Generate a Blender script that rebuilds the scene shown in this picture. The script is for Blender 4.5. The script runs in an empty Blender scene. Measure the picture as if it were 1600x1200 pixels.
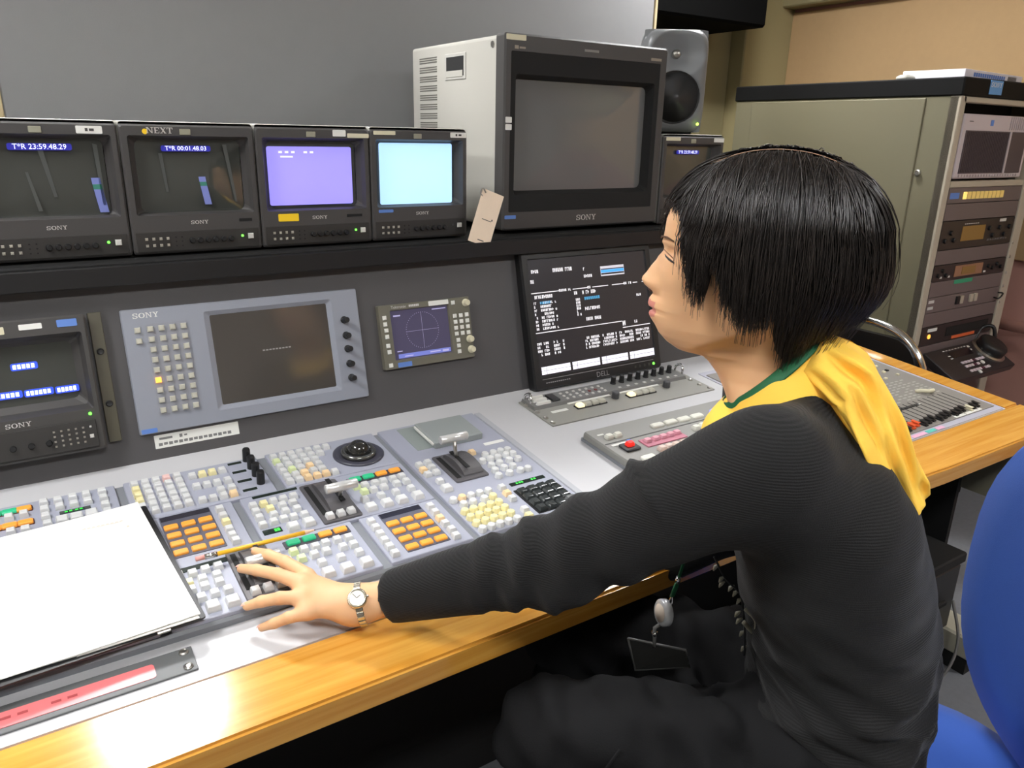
import bpy, bmesh, math, random
import numpy as np
from mathutils import Vector, Matrix
random.seed(7); rng = np.random.default_rng(7)
S = bpy.context.scene
COL = S.collection
PI = math.pi

# ------------------------------------------------------------------ camera
cam_d = bpy.data.cameras.new('camera'); cam = bpy.data.objects.new('camera', cam_d); COL.objects.link(cam)
cam_d.sensor_width = 36.0; cam_d.lens = 1187.14 / 1600 * 36; cam_d.clip_start = 0.02
_R = Matrix(((0.83658544, 0.15492323, -0.52547464), (-0.5474401, 0.2728885, -0.79110126), (0.02083602, 0.94948968, 0.31310573)))
cam.matrix_world = Matrix.Translation((0, 0, 1.36)) @ _R.to_4x4()
S.camera = cam
# ------------------------------------------------------------------ world, exposure, ceiling light levels
w = bpy.data.worlds.new('world'); S.world = w; w.use_nodes = True
w.node_tree.nodes['Background'].inputs[0].default_value = (0.6, 0.62, 0.65, 1)
w.node_tree.nodes['Background'].inputs[1].default_value = 0.05
S.view_settings.view_transform = 'Standard'; S.view_settings.look = 'None'
S.view_settings.exposure = 1.3; S.view_settings.gamma = 1.0; S.view_settings.use_curve_mapping = False
LAMP_KEY, LAMP_RIGHT, LAMP_BACK = 25.0, 46.0, 24.0      # emission of the ceiling lamps
CEIL = 2.36

# ------------------------------------------------------------------ materials
def lin(c): 
    return tuple((x/255/12.92 if x/255 <= .04045 else ((x/255+.055)/1.055)**2.4) for x in c) + (1,)
MATS = {}
def M(name, rgb, rough=.5, metal=0, spec=.5, var=.0, vscale=8, bump=0, bscale=300, coat=0, emit=None, estr=0, sub=0, trans=0, sheen=0):
    if name in MATS: return MATS[name]
    m = bpy.data.materials.new(name); m.use_nodes = True; MATS[name] = m
    nt = m.node_tree; p = nt.nodes['Principled BSDF']
    p.inputs['Base Color'].default_value = lin(rgb); p.inputs['Roughness'].default_value = rough
    p.inputs['Metallic'].default_value = metal; p.inputs['Specular IOR Level'].default_value = spec
    p.inputs['Coat Weight'].default_value = coat; p.inputs['Coat Roughness'].default_value = .08
    p.inputs['Transmission Weight'].default_value = trans
    if sheen: p.inputs['Sheen Weight'].default_value = sheen
    if sub:
        p.inputs['Subsurface Weight'].default_value = sub; p.inputs['Subsurface Radius'].default_value = (.012, .005, .003); p.inputs['Subsurface Scale'].default_value = 1
    if emit:
        p.inputs['Emission Color'].default_value = lin(emit); p.inputs['Emission Strength'].default_value = estr
    tc = nt.nodes.new('ShaderNodeTexCoord')
    if var:
        n = nt.nodes.new('ShaderNodeTexNoise'); n.inputs['Scale'].default_value = vscale; n.inputs['Detail'].default_value = 4
        nt.links.new(tc.outputs['Object'], n.inputs['Vector'])
        mx = nt.nodes.new('ShaderNodeMix'); mx.data_type = 'RGBA'
        c = lin(rgb); mx.inputs[6].default_value = tuple(max(0, x*(1-var)) for x in c[:3])+(1,); mx.inputs[7].default_value = tuple(min(1, x*(1+var)) for x in c[:3])+(1,)
        nt.links.new(n.outputs['Fac'], mx.inputs[0]); nt.links.new(mx.outputs[2], p.inputs['Base Color'])
    if bump:
        n2 = nt.nodes.new('ShaderNodeTexNoise'); n2.inputs['Scale'].default_value = bscale; n2.inputs['Detail'].default_value = 3
        nt.links.new(tc.outputs['Object'], n2.inputs['Vector'])
        b = nt.nodes.new('ShaderNodeBump'); b.inputs['Strength'].default_value = bump; b.inputs['Distance'].default_value = .002
        nt.links.new(n2.outputs['Fac'], b.inputs['Height']); nt.links.new(b.outputs['Normal'], p.inputs['Normal'])
    return m
def wood_mat():
    m = M('lacquered_wood', (222, 166, 72), .16, spec=.5, coat=.6); nt = m.node_tree; p = nt.nodes['Principled BSDF']
    tc = nt.nodes.new('ShaderNodeTexCoord'); mp = nt.nodes.new('ShaderNodeMapping'); mp.inputs['Scale'].default_value = (1.2, 26, 26)
    nt.links.new(tc.outputs['Object'], mp.inputs[0])
    n = nt.nodes.new('ShaderNodeTexNoise'); n.inputs['Scale'].default_value = 3; n.inputs['Detail'].default_value = 7; n.inputs['Distortion'].default_value = .6
    nt.links.new(mp.outputs[0], n.inputs[0])
    cr = nt.nodes.new('ShaderNodeValToRGB'); cr.color_ramp.elements[0].position = .3; cr.color_ramp.elements[0].color = lin((205, 140, 48)); cr.color_ramp.elements[1].position = .75; cr.color_ramp.elements[1].color = lin((228, 172, 80))
    nt.links.new(n.outputs['Fac'], cr.inputs[0]); nt.links.new(cr.outputs[0], p.inputs['Base Color'])
    return m
def knit_mat(name, rgb):
    m = M(name, rgb, .85, spec=.25, sheen=.08); nt = m.node_tree; p = nt.nodes['Principled BSDF']
    tc = nt.nodes.new('ShaderNodeTexCoord')
    wv = nt.nodes.new('ShaderNodeTexWave'); wv.bands_direction = 'Z'; wv.inputs['Scale'].default_value = 110; wv.inputs['Distortion'].default_value = 1.2; wv.inputs['Detail'].default_value = 1
    nt.links.new(tc.outputs['Object'], wv.inputs[0])
    n = nt.nodes.new('ShaderNodeTexNoise'); n.inputs['Scale'].default_value = 700; nt.links.new(tc.outputs['Object'], n.inputs[0])
    ad = nt.nodes.new('ShaderNodeMath'); ad.operation = 'ADD'; nt.links.new(wv.outputs['Fac'], ad.inputs[0]); nt.links.new(n.outputs['Fac'], ad.inputs[1])
    b = nt.nodes.new('ShaderNodeBump'); b.inputs['Strength'].default_value = .35; b.inputs['Distance'].default_value = .0012
    nt.links.new(ad.outputs[0], b.inputs['Height']); nt.links.new(b.outputs['Normal'], p.inputs['Normal'])
    return m
def hair_mat():
    m = M('black_hair', (26, 22, 20), .38, spec=.6); nt = m.node_tree; p = nt.nodes['Principled BSDF']
    tc = nt.nodes.new('ShaderNodeTexCoord'); n = nt.nodes.new('ShaderNodeTexNoise'); n.inputs['Scale'].default_value = 60
    nt.links.new(tc.outputs['Object'], n.inputs[0])
    cr = nt.nodes.new('ShaderNodeValToRGB'); cr.color_ramp.elements[0].color = lin((14, 12, 11)); cr.color_ramp.elements[1].color = lin((48, 40, 35))
    nt.links.new(n.outputs['Fac'], cr.inputs[0]); nt.links.new(cr.outputs[0], p.inputs['Base Color'])
    return m
WOOD = wood_mat()
LAM = M('grey_white_laminate', (196, 196, 198), .38, var=.03, vscale=3)
PLATE = M('blue_grey_panel_paint', (160, 163, 177), .42, var=.02)
PLATE_D = M('mid_grey_paint', (128, 131, 136), .45)
PANEL = M('charcoal_console_paint', (76, 74, 75), .55, var=.04, bump=.05)
BLACK = M('black_plastic', (24, 24, 25), .45)
BLACKM = M('black_matte', (14, 14, 14), .8)
DGREY = M('dark_grey_plastic', (62, 60, 58), .5, var=.03)
BEZEL = M('monitor_bezel_plastic', (66, 64, 63), .5)
CTRL = M('control_strip_plastic', (46, 44, 42), .5)
CAB = M('pale_grey_cabinet_paint', (178, 176, 168), .45, var=.02)
GLASS = M('dark_crt_glass', (66, 68, 64), .05, spec=.9)
LCD = M('dark_lcd_glass', (76, 72, 68), .10, spec=.8)
WHITE = M('white_sticker', (226, 226, 220), .6)
PAPER = M('white_paper', (244, 243, 238), .7, var=.01)
BLUE = M('blue_sticker', (92, 130, 200), .6)
YEL = M('yellow_sticker', (245, 205, 30), .6)
CREAM = M('cream_sticker', (214, 208, 180), .6)
CHROME = M('chrome', (225, 225, 225), .12, metal=1)
STEEL = M('brushed_steel', (190, 188, 182), .3, metal=1)
LEDG = M('green_led', (90, 255, 70), .4, emit=(90, 255, 60), estr=1.6)
PRINT = M('white_print', (205, 203, 198), .6)
BTN = {'w': M('clear_white_keycap', (212, 213, 212), .3, spec=.6), 'y': M('pale_yellow_keycap', (238, 228, 172), .3, spec=.6),
       'g': M('pale_green_keycap', (218, 230, 176), .3, spec=.6), 'o': M('peach_keycap', (243, 212, 165), .3, spec=.6), 'p': M('pink_keycap', (232, 192, 186), .3, spec=.6),
       'O': M('orange_lit_key', (232, 156, 62), .35, emit=(255, 165, 50), estr=.10), 'G': M('green_lit_key', (52, 176, 128), .35, emit=(30, 200, 130), estr=.1)}

# ------------------------------------------------------------------ mesh helpers
def mesh_from(name, V, F):
    me = bpy.data.meshes.new(name); me.from_pydata([tuple(map(float, v)) for v in V], [], F); me.update(); return me
def smooth(me, on=True):
    me.polygons.foreach_set('use_smooth', [on]*len(me.polygons)); return me
def fixn(me):
    bm = bmesh.new(); bm.from_mesh(me); bmesh.ops.recalc_face_normals(bm, faces=bm.faces); bm.to_mesh(me); bm.free(); return me
def mkobj(name, me, mat, parent=None, loc=(0, 0, 0), rot=(0, 0, 0), label=None):
    if mat is not None and len(me.materials) == 0: me.materials.append(mat)
    o = bpy.data.objects.new(name, me); COL.objects.link(o)
    o.location = loc; o.rotation_euler = rot
    if mat is not None and me.materials[0] != mat:
        o.material_slots[0].link = 'OBJECT'; o.material_slots[0].material = mat
    if parent: o.parent = parent
    if label: o['label'] = label
    return o
def tag(o, label=None, cat=None, group=None, kind=None):
    if label: o['label'] = label
    if cat: o['category'] = cat
    if group: o['group'] = group
    if kind: o['kind'] = kind
    return o
def thing(name, label, cat, loc=(0, 0, 0), rot=(0, 0, 0), group=None):
    o = bpy.data.objects.new(name, None); COL.objects.link(o); o.empty_display_size = .05
    o.location = loc; o.rotation_euler = rot
    return tag(o, label, cat, group)
_bc = {}
def boxmesh(sx, sy, sz, bev=0, seg=1):
    k = (round(sx, 5), round(sy, 5), round(sz, 5), bev, seg)
    if k in _bc: return _bc[k]
    bm = bmesh.new(); bmesh.ops.create_cube(bm, size=1)
    for v in bm.verts: v.co = Vector((v.co.x*sx, v.co.y*sy, v.co.z*sz))
    if bev: bmesh.ops.bevel(bm, geom=bm.edges[:], offset=min(bev, .45*min(sx, sy, sz)), segments=seg, profile=.5, affect='EDGES')
    me = bpy.data.meshes.new('box'); bm.to_mesh(me); bm.free(); _bc[k] = me; return me
def B(parent, name, x0, x1, y0, y1, z0, z1, mat, bev=0, seg=1, label=None):
    me = boxmesh(abs(x1-x0), abs(y1-y0), abs(z1-z0), bev, seg)
    return mkobj(name, me, mat, parent, ((x0+x1)/2, (y0+y1)/2, (z0+z1)/2), label=label)
def rrect(x0, x1, y0, y1, r, n=4):
    r = min(r, .499*(x1-x0), .499*(y1-y0))
    if r <= 1e-6: return [(x0, y0), (x1, y0), (x1, y1), (x0, y1)]
    P = []
    for cx, cy, a0 in ((x0+r, y0+r, PI), (x1-r, y0+r, 1.5*PI), (x1-r, y1-r, 0), (x0+r, y1-r, .5*PI)):
        for i in range(n+1):
            a = a0+.5*PI*i/n; P.append((cx+r*math.cos(a), cy+r*math.sin(a)))
    return P
def rectloft(rings, cap0=True, cap1=True, n=3):
    """rings: (x0,x1,y0,y1,z,r)"""
    V, F = [], []; k = None
    for q in rings:
        P = rrect(q[0], q[1], q[2], q[3], max(q[5], 1e-5), n); k = len(P)
        V += [(a, b, q[4]) for a, b in P]
    for i in range(len(rings)-1):
        for j in range(k):
            F.append((i*k+j, i*k+(j+1) % k, (i+1)*k+(j+1) % k, (i+1)*k+j))
    if cap0: F.append(tuple(range(k))[::-1])
    if cap1: F.append(tuple((len(rings)-1)*k+j for j in range(k)))
    return fixn(mesh_from('loft', V, F))
def lathe(prof, seg=24, ax=None):
    V, F = [], []
    for r, z in prof:
        for j in range(seg):
            a = 2*PI*j/seg; V.append((r*math.cos(a), r*math.sin(a), z))
    for i in range(len(prof)-1):
        for j in range(seg):
            F.append((i*seg+j, i*seg+(j+1) % seg, (i+1)*seg+(j+1) % seg, (i+1)*seg+j))
    F.append(tuple(range(seg))[::-1]); F.append(tuple((len(prof)-1)*seg+j for j in range(seg)))
    return fixn(mesh_from('lathe', V, F))
_cyl = {}
def cylm(r, h, seg=16, bev=.12):
    k = (r, h, seg, bev)
    if k not in _cyl:
        b = bev*min(r, h); _cyl[k] = lathe([(r, 0), (r, h-b), (r-b, h)], seg)
    return _cyl[k]
def tube(pts, rad, seg=10, cap=True, up=None):
    """tube along 3-D points; rad scalar or list or (ra,rb) pairs for flat ribbons"""
    P = [Vector(p) for p in pts]; n = len(P); V, F = [], []
    T = [(P[min(i+1, n-1)]-P[max(i-1, 0)]).normalized() for i in range(n)]
    u = Vector(up) if up else (Vector((0, 0, 1)) if abs(T[0].z) < .9 else Vector((1, 0, 0)))
    N = (u - T[0]*u.dot(T[0])).normalized()
    for i in range(n):
        N = (N - T[i]*N.dot(T[i])).normalized(); Bn = T[i].cross(N)
        r = rad[i] if isinstance(rad, (list, np.ndarray)) else rad
        ra, rb = r if isinstance(r, tuple) else (r, r)
        for j in range(seg):
            a = 2*PI*j/seg; V.append(P[i]+N*(ra*math.cos(a))+Bn*(rb*math.sin(a)))
    for i in range(n-1):
        for j in range(seg):
            F.append((i*seg+j, i*seg+(j+1) % seg, (i+1)*seg+(j+1) % seg, (i+1)*seg+j))
    if cap: F.append(tuple(range(seg))[::-1]); F.append(tuple((n-1)*seg+j for j in range(seg)))
    return smooth(fixn(mesh_from('tube', V, F)))
def bez(pts, n=40):
    """Catmull-Rom through the points"""
    P = [np.array(p, float) for p in pts]; P = [2*P[0]-P[1]]+P+[2*P[-1]-P[-2]]; out = []
    m = len(P)-3
    for k in range(n+1):
        t = k/n*m; i = min(int(t), m-1); t -= i
        a, b, c, d = P[i:i+4]
        out.append(tuple(.5*((2*b)+(-a+c)*t+(2*a-5*b+4*c-d)*t*t+(-a+3*b-3*c+d)*t**3)))
    return out
def poly(pts2, z0, z1):
    """extruded flat outline"""
    n = len(pts2); V = [(x, y, z0) for x, y in pts2]+[(x, y, z1) for x, y in pts2]
    F = [tuple(range(n))[::-1], tuple(range(n, 2*n))]+[(i, (i+1) % n, n+(i+1) % n, n+i) for i in range(n)]
    return fixn(mesh_from('poly', V, F))
def quads(rects, z=0):
    """many flat rectangles (x0,x1,y0,y1) as one printed mesh"""
    V, F = [], []
    for a, b, c, d in rects:
        i = len(V); V += [(a, c, z), (b, c, z), (b, d, z), (a, d, z)]; F.append((i, i+1, i+2, i+3))
    return mesh_from('print', V, F)
_tx = {}
def textmesh(s, size):
    k = (s, size)
    if k not in _tx:
        cu = bpy.data.curves.new('lettering', 'FONT'); cu.body = s; cu.size = size; cu.align_x = 'CENTER'; cu.align_y = 'CENTER'; cu.resolution_u = 2
        o = bpy.data.objects.new('lettering', cu); COL.objects.link(o); bpy.context.view_layer.update()
        me = bpy.data.meshes.new_from_object(o.evaluated_get(bpy.context.evaluated_depsgraph_get()))
        bpy.data.objects.remove(o); _tx[k] = me
    return _tx[k]
def serif(word, h):
    """slab-serif capitals drawn stroke by stroke, centred"""
    V, F = [], []
    def q(pts):
        i = len(V); V.extend((x, y, 0) for x, y in pts); F.append(tuple(range(i, i+len(pts))))
    def r(a, b, c, d): q([(a, c), (b, c), (b, d), (a, d)])
    def arc(cx, cy, rx, ry, a0, a1, tx, ty, n=12):
        for k in range(n):
            t0, t1 = math.radians(a0+(a1-a0)*k/n), math.radians(a0+(a1-a0)*(k+1)/n)
            q([(cx+x*math.cos(t), cy+y*math.sin(t)) for x, y, t in ((rx, ry, t0), (rx, ry, t1), (rx-tx, ry-ty, t1), (rx-tx, ry-ty, t0))])
    x = 0.0
    for ch in word:
        if ch == 'S':
            arc(x+.5, .74, .46, .26, 30, 270, .2, .1); arc(x+.5, .26, .46, .26, 210, 450, .2, .1); r(x+.82, x+.94, .62, 1); r(x+.06, x+.18, 0, .38); x += 1.12
        elif ch == 'O': arc(x+.58, .5, .58, .51, 0, 360, .24, .1, 24); x += 1.28
        elif ch == 'N':
            r(x+.12, x+.24, 0, 1); r(x+.92, x+1.04, 0, 1); q([(x+.12, 1), (x+.34, 1), (x+1.04, 0), (x+.9, 0)]); r(x, x+.36, 0, .1); r(x, x+.2, .9, 1); r(x+.78, x+1.18, .9, 1); x += 1.3
        elif ch == 'Y':
            r(x+.46, x+.68, 0, .5); q([(x+.1, 1), (x+.34, 1), (x+.68, .42), (x+.48, .42)]); q([(x+.8, 1), (x+.96, 1), (x+.66, .42), (x+.52, .42)]); r(x+.32, x+.82, 0, .1); r(x, x+.44, .9, 1); r(x+.66, x+1.1, .9, 1); x += 1.2
        elif ch == 'E':
            r(x+.1, x+.3, 0, 1); r(x, x+.85, 0, .1); r(x, x+.85, .9, 1); r(x+.3, x+.62, .46, .55); r(x+.76, x+.85, 0, .3); r(x+.76, x+.85, .7, 1); x += .98
        elif ch == 'X':
            q([(x+.06, 1), (x+.32, 1), (x+1, 0), (x+.74, 0)]); q([(x+.8, 1), (x+.92, 1), (x+.24, 0), (x+.12, 0)]); r(x, x+.4, 0, .08); r(x, x+.4, .92, 1); r(x+.64, x+1.04, 0, .08); r(x+.64, x+1.04, .92, 1); x += 1.14
        elif ch == 'T':
            r(x+.38, x+.6, 0, 1); r(x, x+.98, .9, 1); r(x, x+.1, .68, 1); r(x+.88, x+.98, .68, 1); r(x+.24, x+.74, 0, .1); x += 1.1
    return mesh_from('serif', [((a-x/2)*h, (b-.5)*h, 0) for a, b, _ in V], F)
def lid(parent, s, x, y, z, size, mat=PRINT, name='lettering'):
    return mkobj(name, textmesh(s, size), mat, parent, (x, y, z))

# shared button meshes
def capmesh(s, h, t=.86, n=4):
    V, F = [], []
    rings = [(s/2, 0), (s/2, h*.3), (s/2*t, h*.88), (s/2*t*.86, h)]
    for rr, z in rings:
        for j in range(n):
            a = PI/n+2*PI*j/n; k = rr/math.cos(PI/n); V.append((k*math.cos(a), k*math.sin(a), z))
    for i in range(len(rings)-1):
        for j in range(n): F.append((i*n+j, i*n+(j+1) % n, (i+1)*n+(j+1) % n, (i+1)*n+j))
    F.append(tuple((len(rings)-1)*n+j for j in range(n)))
    return fixn(mesh_from('keycap', V, F))
CAP = capmesh(.0124, .0085); CAPL = capmesh(.0175, .0095); CAPR = capmesh(.0142, .0085, n=8); CAPS = capmesh(.0098, .005); CAPT = capmesh(.006, .003); CAPD = capmesh(.0032, .0015); CAPT4 = capmesh(.0046, .002)
KNOB = lathe([(.0075, 0), (.0075, .002), (.006, .003), (.0056, .017), (.0045, .0185)], 14)
KNOBP = lathe([(.009, 0), (.0088, .003), (.0062, .005), (.0055, .016), (.004, .017)], 14)
SCREW = lathe([(.0058, 0), (.0058, .0012), (.004, .0028), (.0022, .0022)], 12)

# frames: desk plane (tilted), console panel plane, upright plane
DT = math.radians(5.5); D0 = np.array([0, 1.387, .792]); EV = np.array([0, math.cos(DT), math.sin(DT)]); EN = np.array([0, -math.sin(DT), math.cos(DT)])
def desk(u, v, h=0): return tuple(D0+np.array([u, 0, 0])+EV*v+EN*h)
DROT = (DT, 0, 0)
PA = math.atan(.23); PT0 = np.array([0, 1.46, 1.11]); PU = np.array([0, math.sin(PA), math.cos(PA)]); PN = np.array([0, -math.cos(PA), math.sin(PA)])
def pan(u, v, h=0): return tuple(PT0+np.array([u, 0, 0])+PU*v+PN*h)
PROT = (PI/2-PA, 0, 0)
YROT = (PI/2, 0, 0)

# ================================================================== the room
def struct(name, me, mat, loc=(0, 0, 0), rot=(0, 0, 0)):
    return tag(mkobj(name, me, mat, None, loc, rot), kind='structure')
def sbox(name, x0, x1, y0, y1, z0, z1, mat, bev=0):
    return struct(name, boxmesh(x1-x0, y1-y0, z1-z0, bev), mat, ((x0+x1)/2, (y0+y1)/2, (z0+z1)/2))
XL, XR, YF, YB = -1.7, 3.3, -2.3, 2.75
FLOOR = M('grey_carpet', (112, 114, 118), .95, var=.12, vscale=60, bump=.4, bscale=500)
TAN = M('tan_wall_fabric', (186, 154, 112), .9, var=.04, vscale=40, bump=.15, bscale=700)
MAROON = M('dusty_rose_wall', (188, 140, 128), .8, var=.04, vscale=20)
OLIVE = M('olive_beige_paint', (150, 140, 104), .7, var=.03)
GREYW = M('warm_grey_wall', (150, 146, 140), .85, var=.03)
sbox('floor', XL, XR, YF, YB, -.06, 0, FLOOR)
ceil = sbox('ceiling', XL, XR, YF, YB, CEIL, CEIL+.06, M('white_ceiling_tile', (224, 222, 214), .9, var=.02))
sbox('wall_back', XL, XR, YB, YB+.08, 0, CEIL, OLIVE)
sbox('wall_left', XL-.08, XL, YF, YB, 0, CEIL, GREYW)
sbox('wall_front', XL, XR, YF-.08, YF, 0, CEIL, GREYW)
wr = sbox('wall_right', XR, XR+.08, YF, YB, 0, CEIL, MAROON)
mkobj('wall_panel', boxmesh(.02, YB-YF-.3, 1.0, .004), TAN, wr, (-.05, 0, 1.43-CEIL/2))
sbox('trim_1', XR-.10, XR, YF, YB, 1.945, 2.10, OLIVE, .006)          # beam along the right wall
sbox('trim_2', XR-.045, XR, YF, YB, 2.10, CEIL, TAN)
sbox('trim_3', 2.97, XR, 2.60, YB, 0, CEIL, M('khaki_pilaster', (160, 148, 108), .7, var=.03), .006)
sbox('trim_4', 2.80, 2.97, 2.68, YB, 0, CEIL, OLIVE, .006)
# handrails along the right wall
for z, r, mt, lb in ((.685, .022, MAROON, 'dusty rose round handrail along the right wall'), (.215, .024, CAB, 'cream round kick rail low on the right wall')):
    t = thing('wall_rail', lb, 'rail', (XR-.06, 0, z), group='rails along the right wall')
    mkobj('pipe', tube([(0, -2.0, 0), (0, 2.3, 0)], r, 14), mt, t)
    for y in (-1.2, .3, 1.05, 1.9): mkobj('bracket', boxmesh(.06, .03, .02, .003), mt, t, (.03, y, 0))
# near-black box added to stand for the dark void behind the loudspeaker
t = thing('dark_void_box', 'black box added for the dark void above the loudspeaker by the back wall', 'duct', (2.35, 2.5, 1.80))
VBLK = M('void_black', (5, 5, 5), .95, spec=.1)
mkobj('void_box', boxmesh(.86, .38, .5, .01), VBLK, t, (0, .02, .25)); mkobj('void_box_cap', boxmesh(.9, .42, .02, .004), BLACKM, t, (0, .02, .545))
# grey board behind the monitors
t = thing('acoustic_board', 'large grey fabric board standing behind the monitors', 'board', (.965, 2.07, 0))
mkobj('fabric_face', boxmesh(1.86, .03, 1.24, .004), M('grey_board_fabric', (138, 138, 139), .9, var=.03, vscale=30, bump=.15, bscale=900), t, (0, 0, 1.36))
for s in (-1, 1): mkobj('edge_strip', boxmesh(.012, .036, 1.24, .002), M('beige_edge_strip', (196, 178, 140), .6), t, (s*.936, 0, 1.36))
mkobj('plinth', boxmesh(1.86, .06, .76), DGREY, t, (0, .02, .38))
# ceiling lamps
def ceiling_lamp(x, y, sx, sy, power, label, tint=(249, 249, 250)):
    t = thing('ceiling_lamp', label, 'lamp', (x, y, CEIL), group='square ceiling lamps')
    m = M('lamp_glow_%d' % int(power*10), (255, 255, 255), .6, emit=tint, estr=power)
    B(t, 'diffuser', -sx/2, sx/2, -sy/2, sy/2, -.022, -.012, m)
    me = rectloft([(-sx/2-.03, sx/2+.03, -sy/2-.03, sy/2+.03, 0, .004), (-sx/2-.03, sx/2+.03, -sy/2-.03, sy/2+.03, -.028, .004), (-sx/2, sx/2, -sy/2, sy/2, -.028, .004), (-sx/2, sx/2, -sy/2, sy/2, -.004, .004)])
    mkobj('frame', me, CAB, t)
ceiling_lamp(.20, 2.19, .30, .27, LAMP_KEY*2.6, 'square ceiling lamp over the far left end of the desk')
ceiling_lamp(2.14, 1.80, .30, .27, LAMP_RIGHT, 'square ceiling lamp over the far right end of the desk')
ceiling_lamp(.10, -.55, .60, .30, LAMP_BACK, 'long ceiling lamp above the left of the room')
ceiling_lamp(2.30, -.55, .60, .30, LAMP_BACK, 'long ceiling lamp above the right of the room')
ceiling_lamp(-.75, .9, .30, .60, LAMP_BACK, 'long ceiling lamp above the left end of the desk')

# ================================================================== desk
t = thing('console_desk', 'long grey-white control desk with a lacquered wooden rim', 'desk', (0, 0, 0))
def dframe(name, me, mat, u=0, v=0, h=0, parent=None): 
    return mkobj(name, me, mat, parent, desk(u, v, h), DROT)
dframe('laminate_top', poly([(-1.1, -.571), (1.42, -.571), (1.60, -.583), (2.01, -.583), (2.01, 0), (-1.1, 0)], -.038, 0), LAM, parent=t)
def woodpoly(pts, name):
    bm = bmesh.new(); me = poly(pts, -.042, .0006); bm.from_mesh(me); bmesh.ops.bevel(bm, geom=[e for e in bm.edges], offset=.004, segments=2, affect='EDGES'); bm.to_mesh(me); bm.free()
    return dframe(name, me, WOOD, parent=t)
woodpoly([(-1.1, -.673), (1.0, -.673), (1.55, -.694), (2.08, -.697), (2.08, -.583), (1.60, -.583), (1.42, -.571), (-1.1, -.571)], 'wooden_front_edge')
woodpoly([(2.01, -.582), (2.08, -.582), (2.08, .01), (2.01, .01)], 'wooden_end_edge')
# carcass
B(t, 'knee_panel', -1.1, 1.98, 1.22, 1.24, .08, .74, BLACKM)
B(t, 'underside_board', -1.08, 1.98, .76, 1.24, .655, .675, BLACKM)
B(t, 'plinth', -1.1, 1.98, 1.16, 1.26, 0, .08, BLACKM)
BG = M('beige_metal_leg', (168, 164, 146), .5)
B(t, 'end_panel', 2.0, 2.03, .76, 1.36, .50, .69, M('olive_grey_end_panel', (120, 116, 98), .6))
B(t, 'leg_foot_rail', 1.96, 2.06, .72, 1.36, .05, .115, BG, .006)
B(t, 'leg_upright', 2.0, 2.05, 1.22, 1.36, .115, .70, BLACKM, .004)
B(t, 'inner_end_panel', 1.975, 1.99, .86, 1.24, .13, .66, BLACKM)
B(t, 'foot_pad', 1.97, 2.05, .74, 1.34, 0, .05, BLACKM)
# black equipment on the low shelf under the right end
t = thing('equipment_case', 'black equipment case standing low under the right end of desk', 'case', (1.83, .98, .12))
B(t, 'case_body', -.14, .13, -.18, .22, 0, .20, BLACK, .008); B(t, 'case_lid', -.145, .135, -.185, .225, .20, .23, BLACKM, .004); B(t, 'handle', -.06, .06, -.195, -.185, .10, .115, BLACKM, .003)
mkobj('cable', tube(bez([(.10, -.19, .10), (.06, -.24, .02), (.0, -.25, -.05), (-.08, -.22, -.10)], 20), .004, 8), M('grey_cable', (92, 90, 88), .6), t)

# ================================================================== charcoal console panel and monitor shelf
t = thing('console_backboard', 'sloping charcoal equipment backboard rising from the back of desk', 'backboard', pan(0, -.36), PROT)
B(t, 'face_sheet', -1.1, 1.98, -.005, .355, -.02, 0, PANEL)
t = thing('monitor_shelf', 'black shelf carrying the row of monitors above the charcoal panel', 'shelf', (0, 1.47, 1.105))
B(t, 'shelf_board', -1.1, 2.0, -.035, .52, 0, .035, BLACKM, .003)
B(t, 'front_lip', -1.1, 2.0, -.045, -.035, -.004, .03, BLACK, .002)
B(t, 'support_panel', -1.08, 1.98, .05, .07, -.33, 0, BLACKM)

# ================================================================== small CRT monitors
def bulge(x0, x1, y0, y1, r, z, b, n=14):
    """slightly domed screen with rounded corners"""
    V, F = [], []; cx, cy, hx, hy = (x0+x1)/2, (y0+y1)/2, (x1-x0)/2, (y1-y0)/2
    ring = rrect(x0, x1, y0, y1, r, 4); k = len(ring); m = 7
    for i in range(m):
        s = 1-i/m
        for a, c in ring:
            X, Y = cx+(a-cx)*s, cy+(c-cy)*s
            V.append((X, Y, z+b*(1-((X-cx)/hx)**2)*(1-((Y-cy)/hy)**2)))
    V.append((cx, cy, z+b)); F = []
    for i in range(m-1):
        for j in range(k): F.append((i*k+j, i*k+(j+1) % k, (i+1)*k+(j+1) % k, (i+1)*k+j))
    for j in range(k): F.append(((m-1)*k+j, (m-1)*k+(j+1) % k, m*k))
    return smooth(mesh_from('screen', V, F))
MW, MH = .2205, .217
def crt_frame_mesh():
    return rectloft([(0, MW, 0, MH, -.006, .004), (0, MW, 0, MH, -.003, .005), (.003, MW-.003, .003, MH-.003, 0, .005),
                     (.012, MW-.010, .066, MH-.018, 0, .004), (.016, MW-.014, .069, MH-.021, -.012, .006), (.024, MW-.021, .069, MH-.025, -.0235, .012)], False, False)
CRTF = crt_frame_mesh()
CRTB = rectloft([(.002, MW-.002, .002, MH+.004, -.006, .003), (.001, MW-.001, .002, MH+.005, -.010, .003), (.001, MW-.001, .002, MH+.005, -.20, .004), (.02, MW-.02, .015, MH-.02, -.33, .006)], False, True)
CRTS = bulge(.0235, .1985, .066, .1935, .012, -.0235, .006)
TCT = M('timecode_glow', (200, 205, 255), .5, emit=(205, 210, 255), estr=.8)
TCB = M('timecode_halo', (40, 40, 150), .5, emit=(50, 50, 190), estr=.16)
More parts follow.
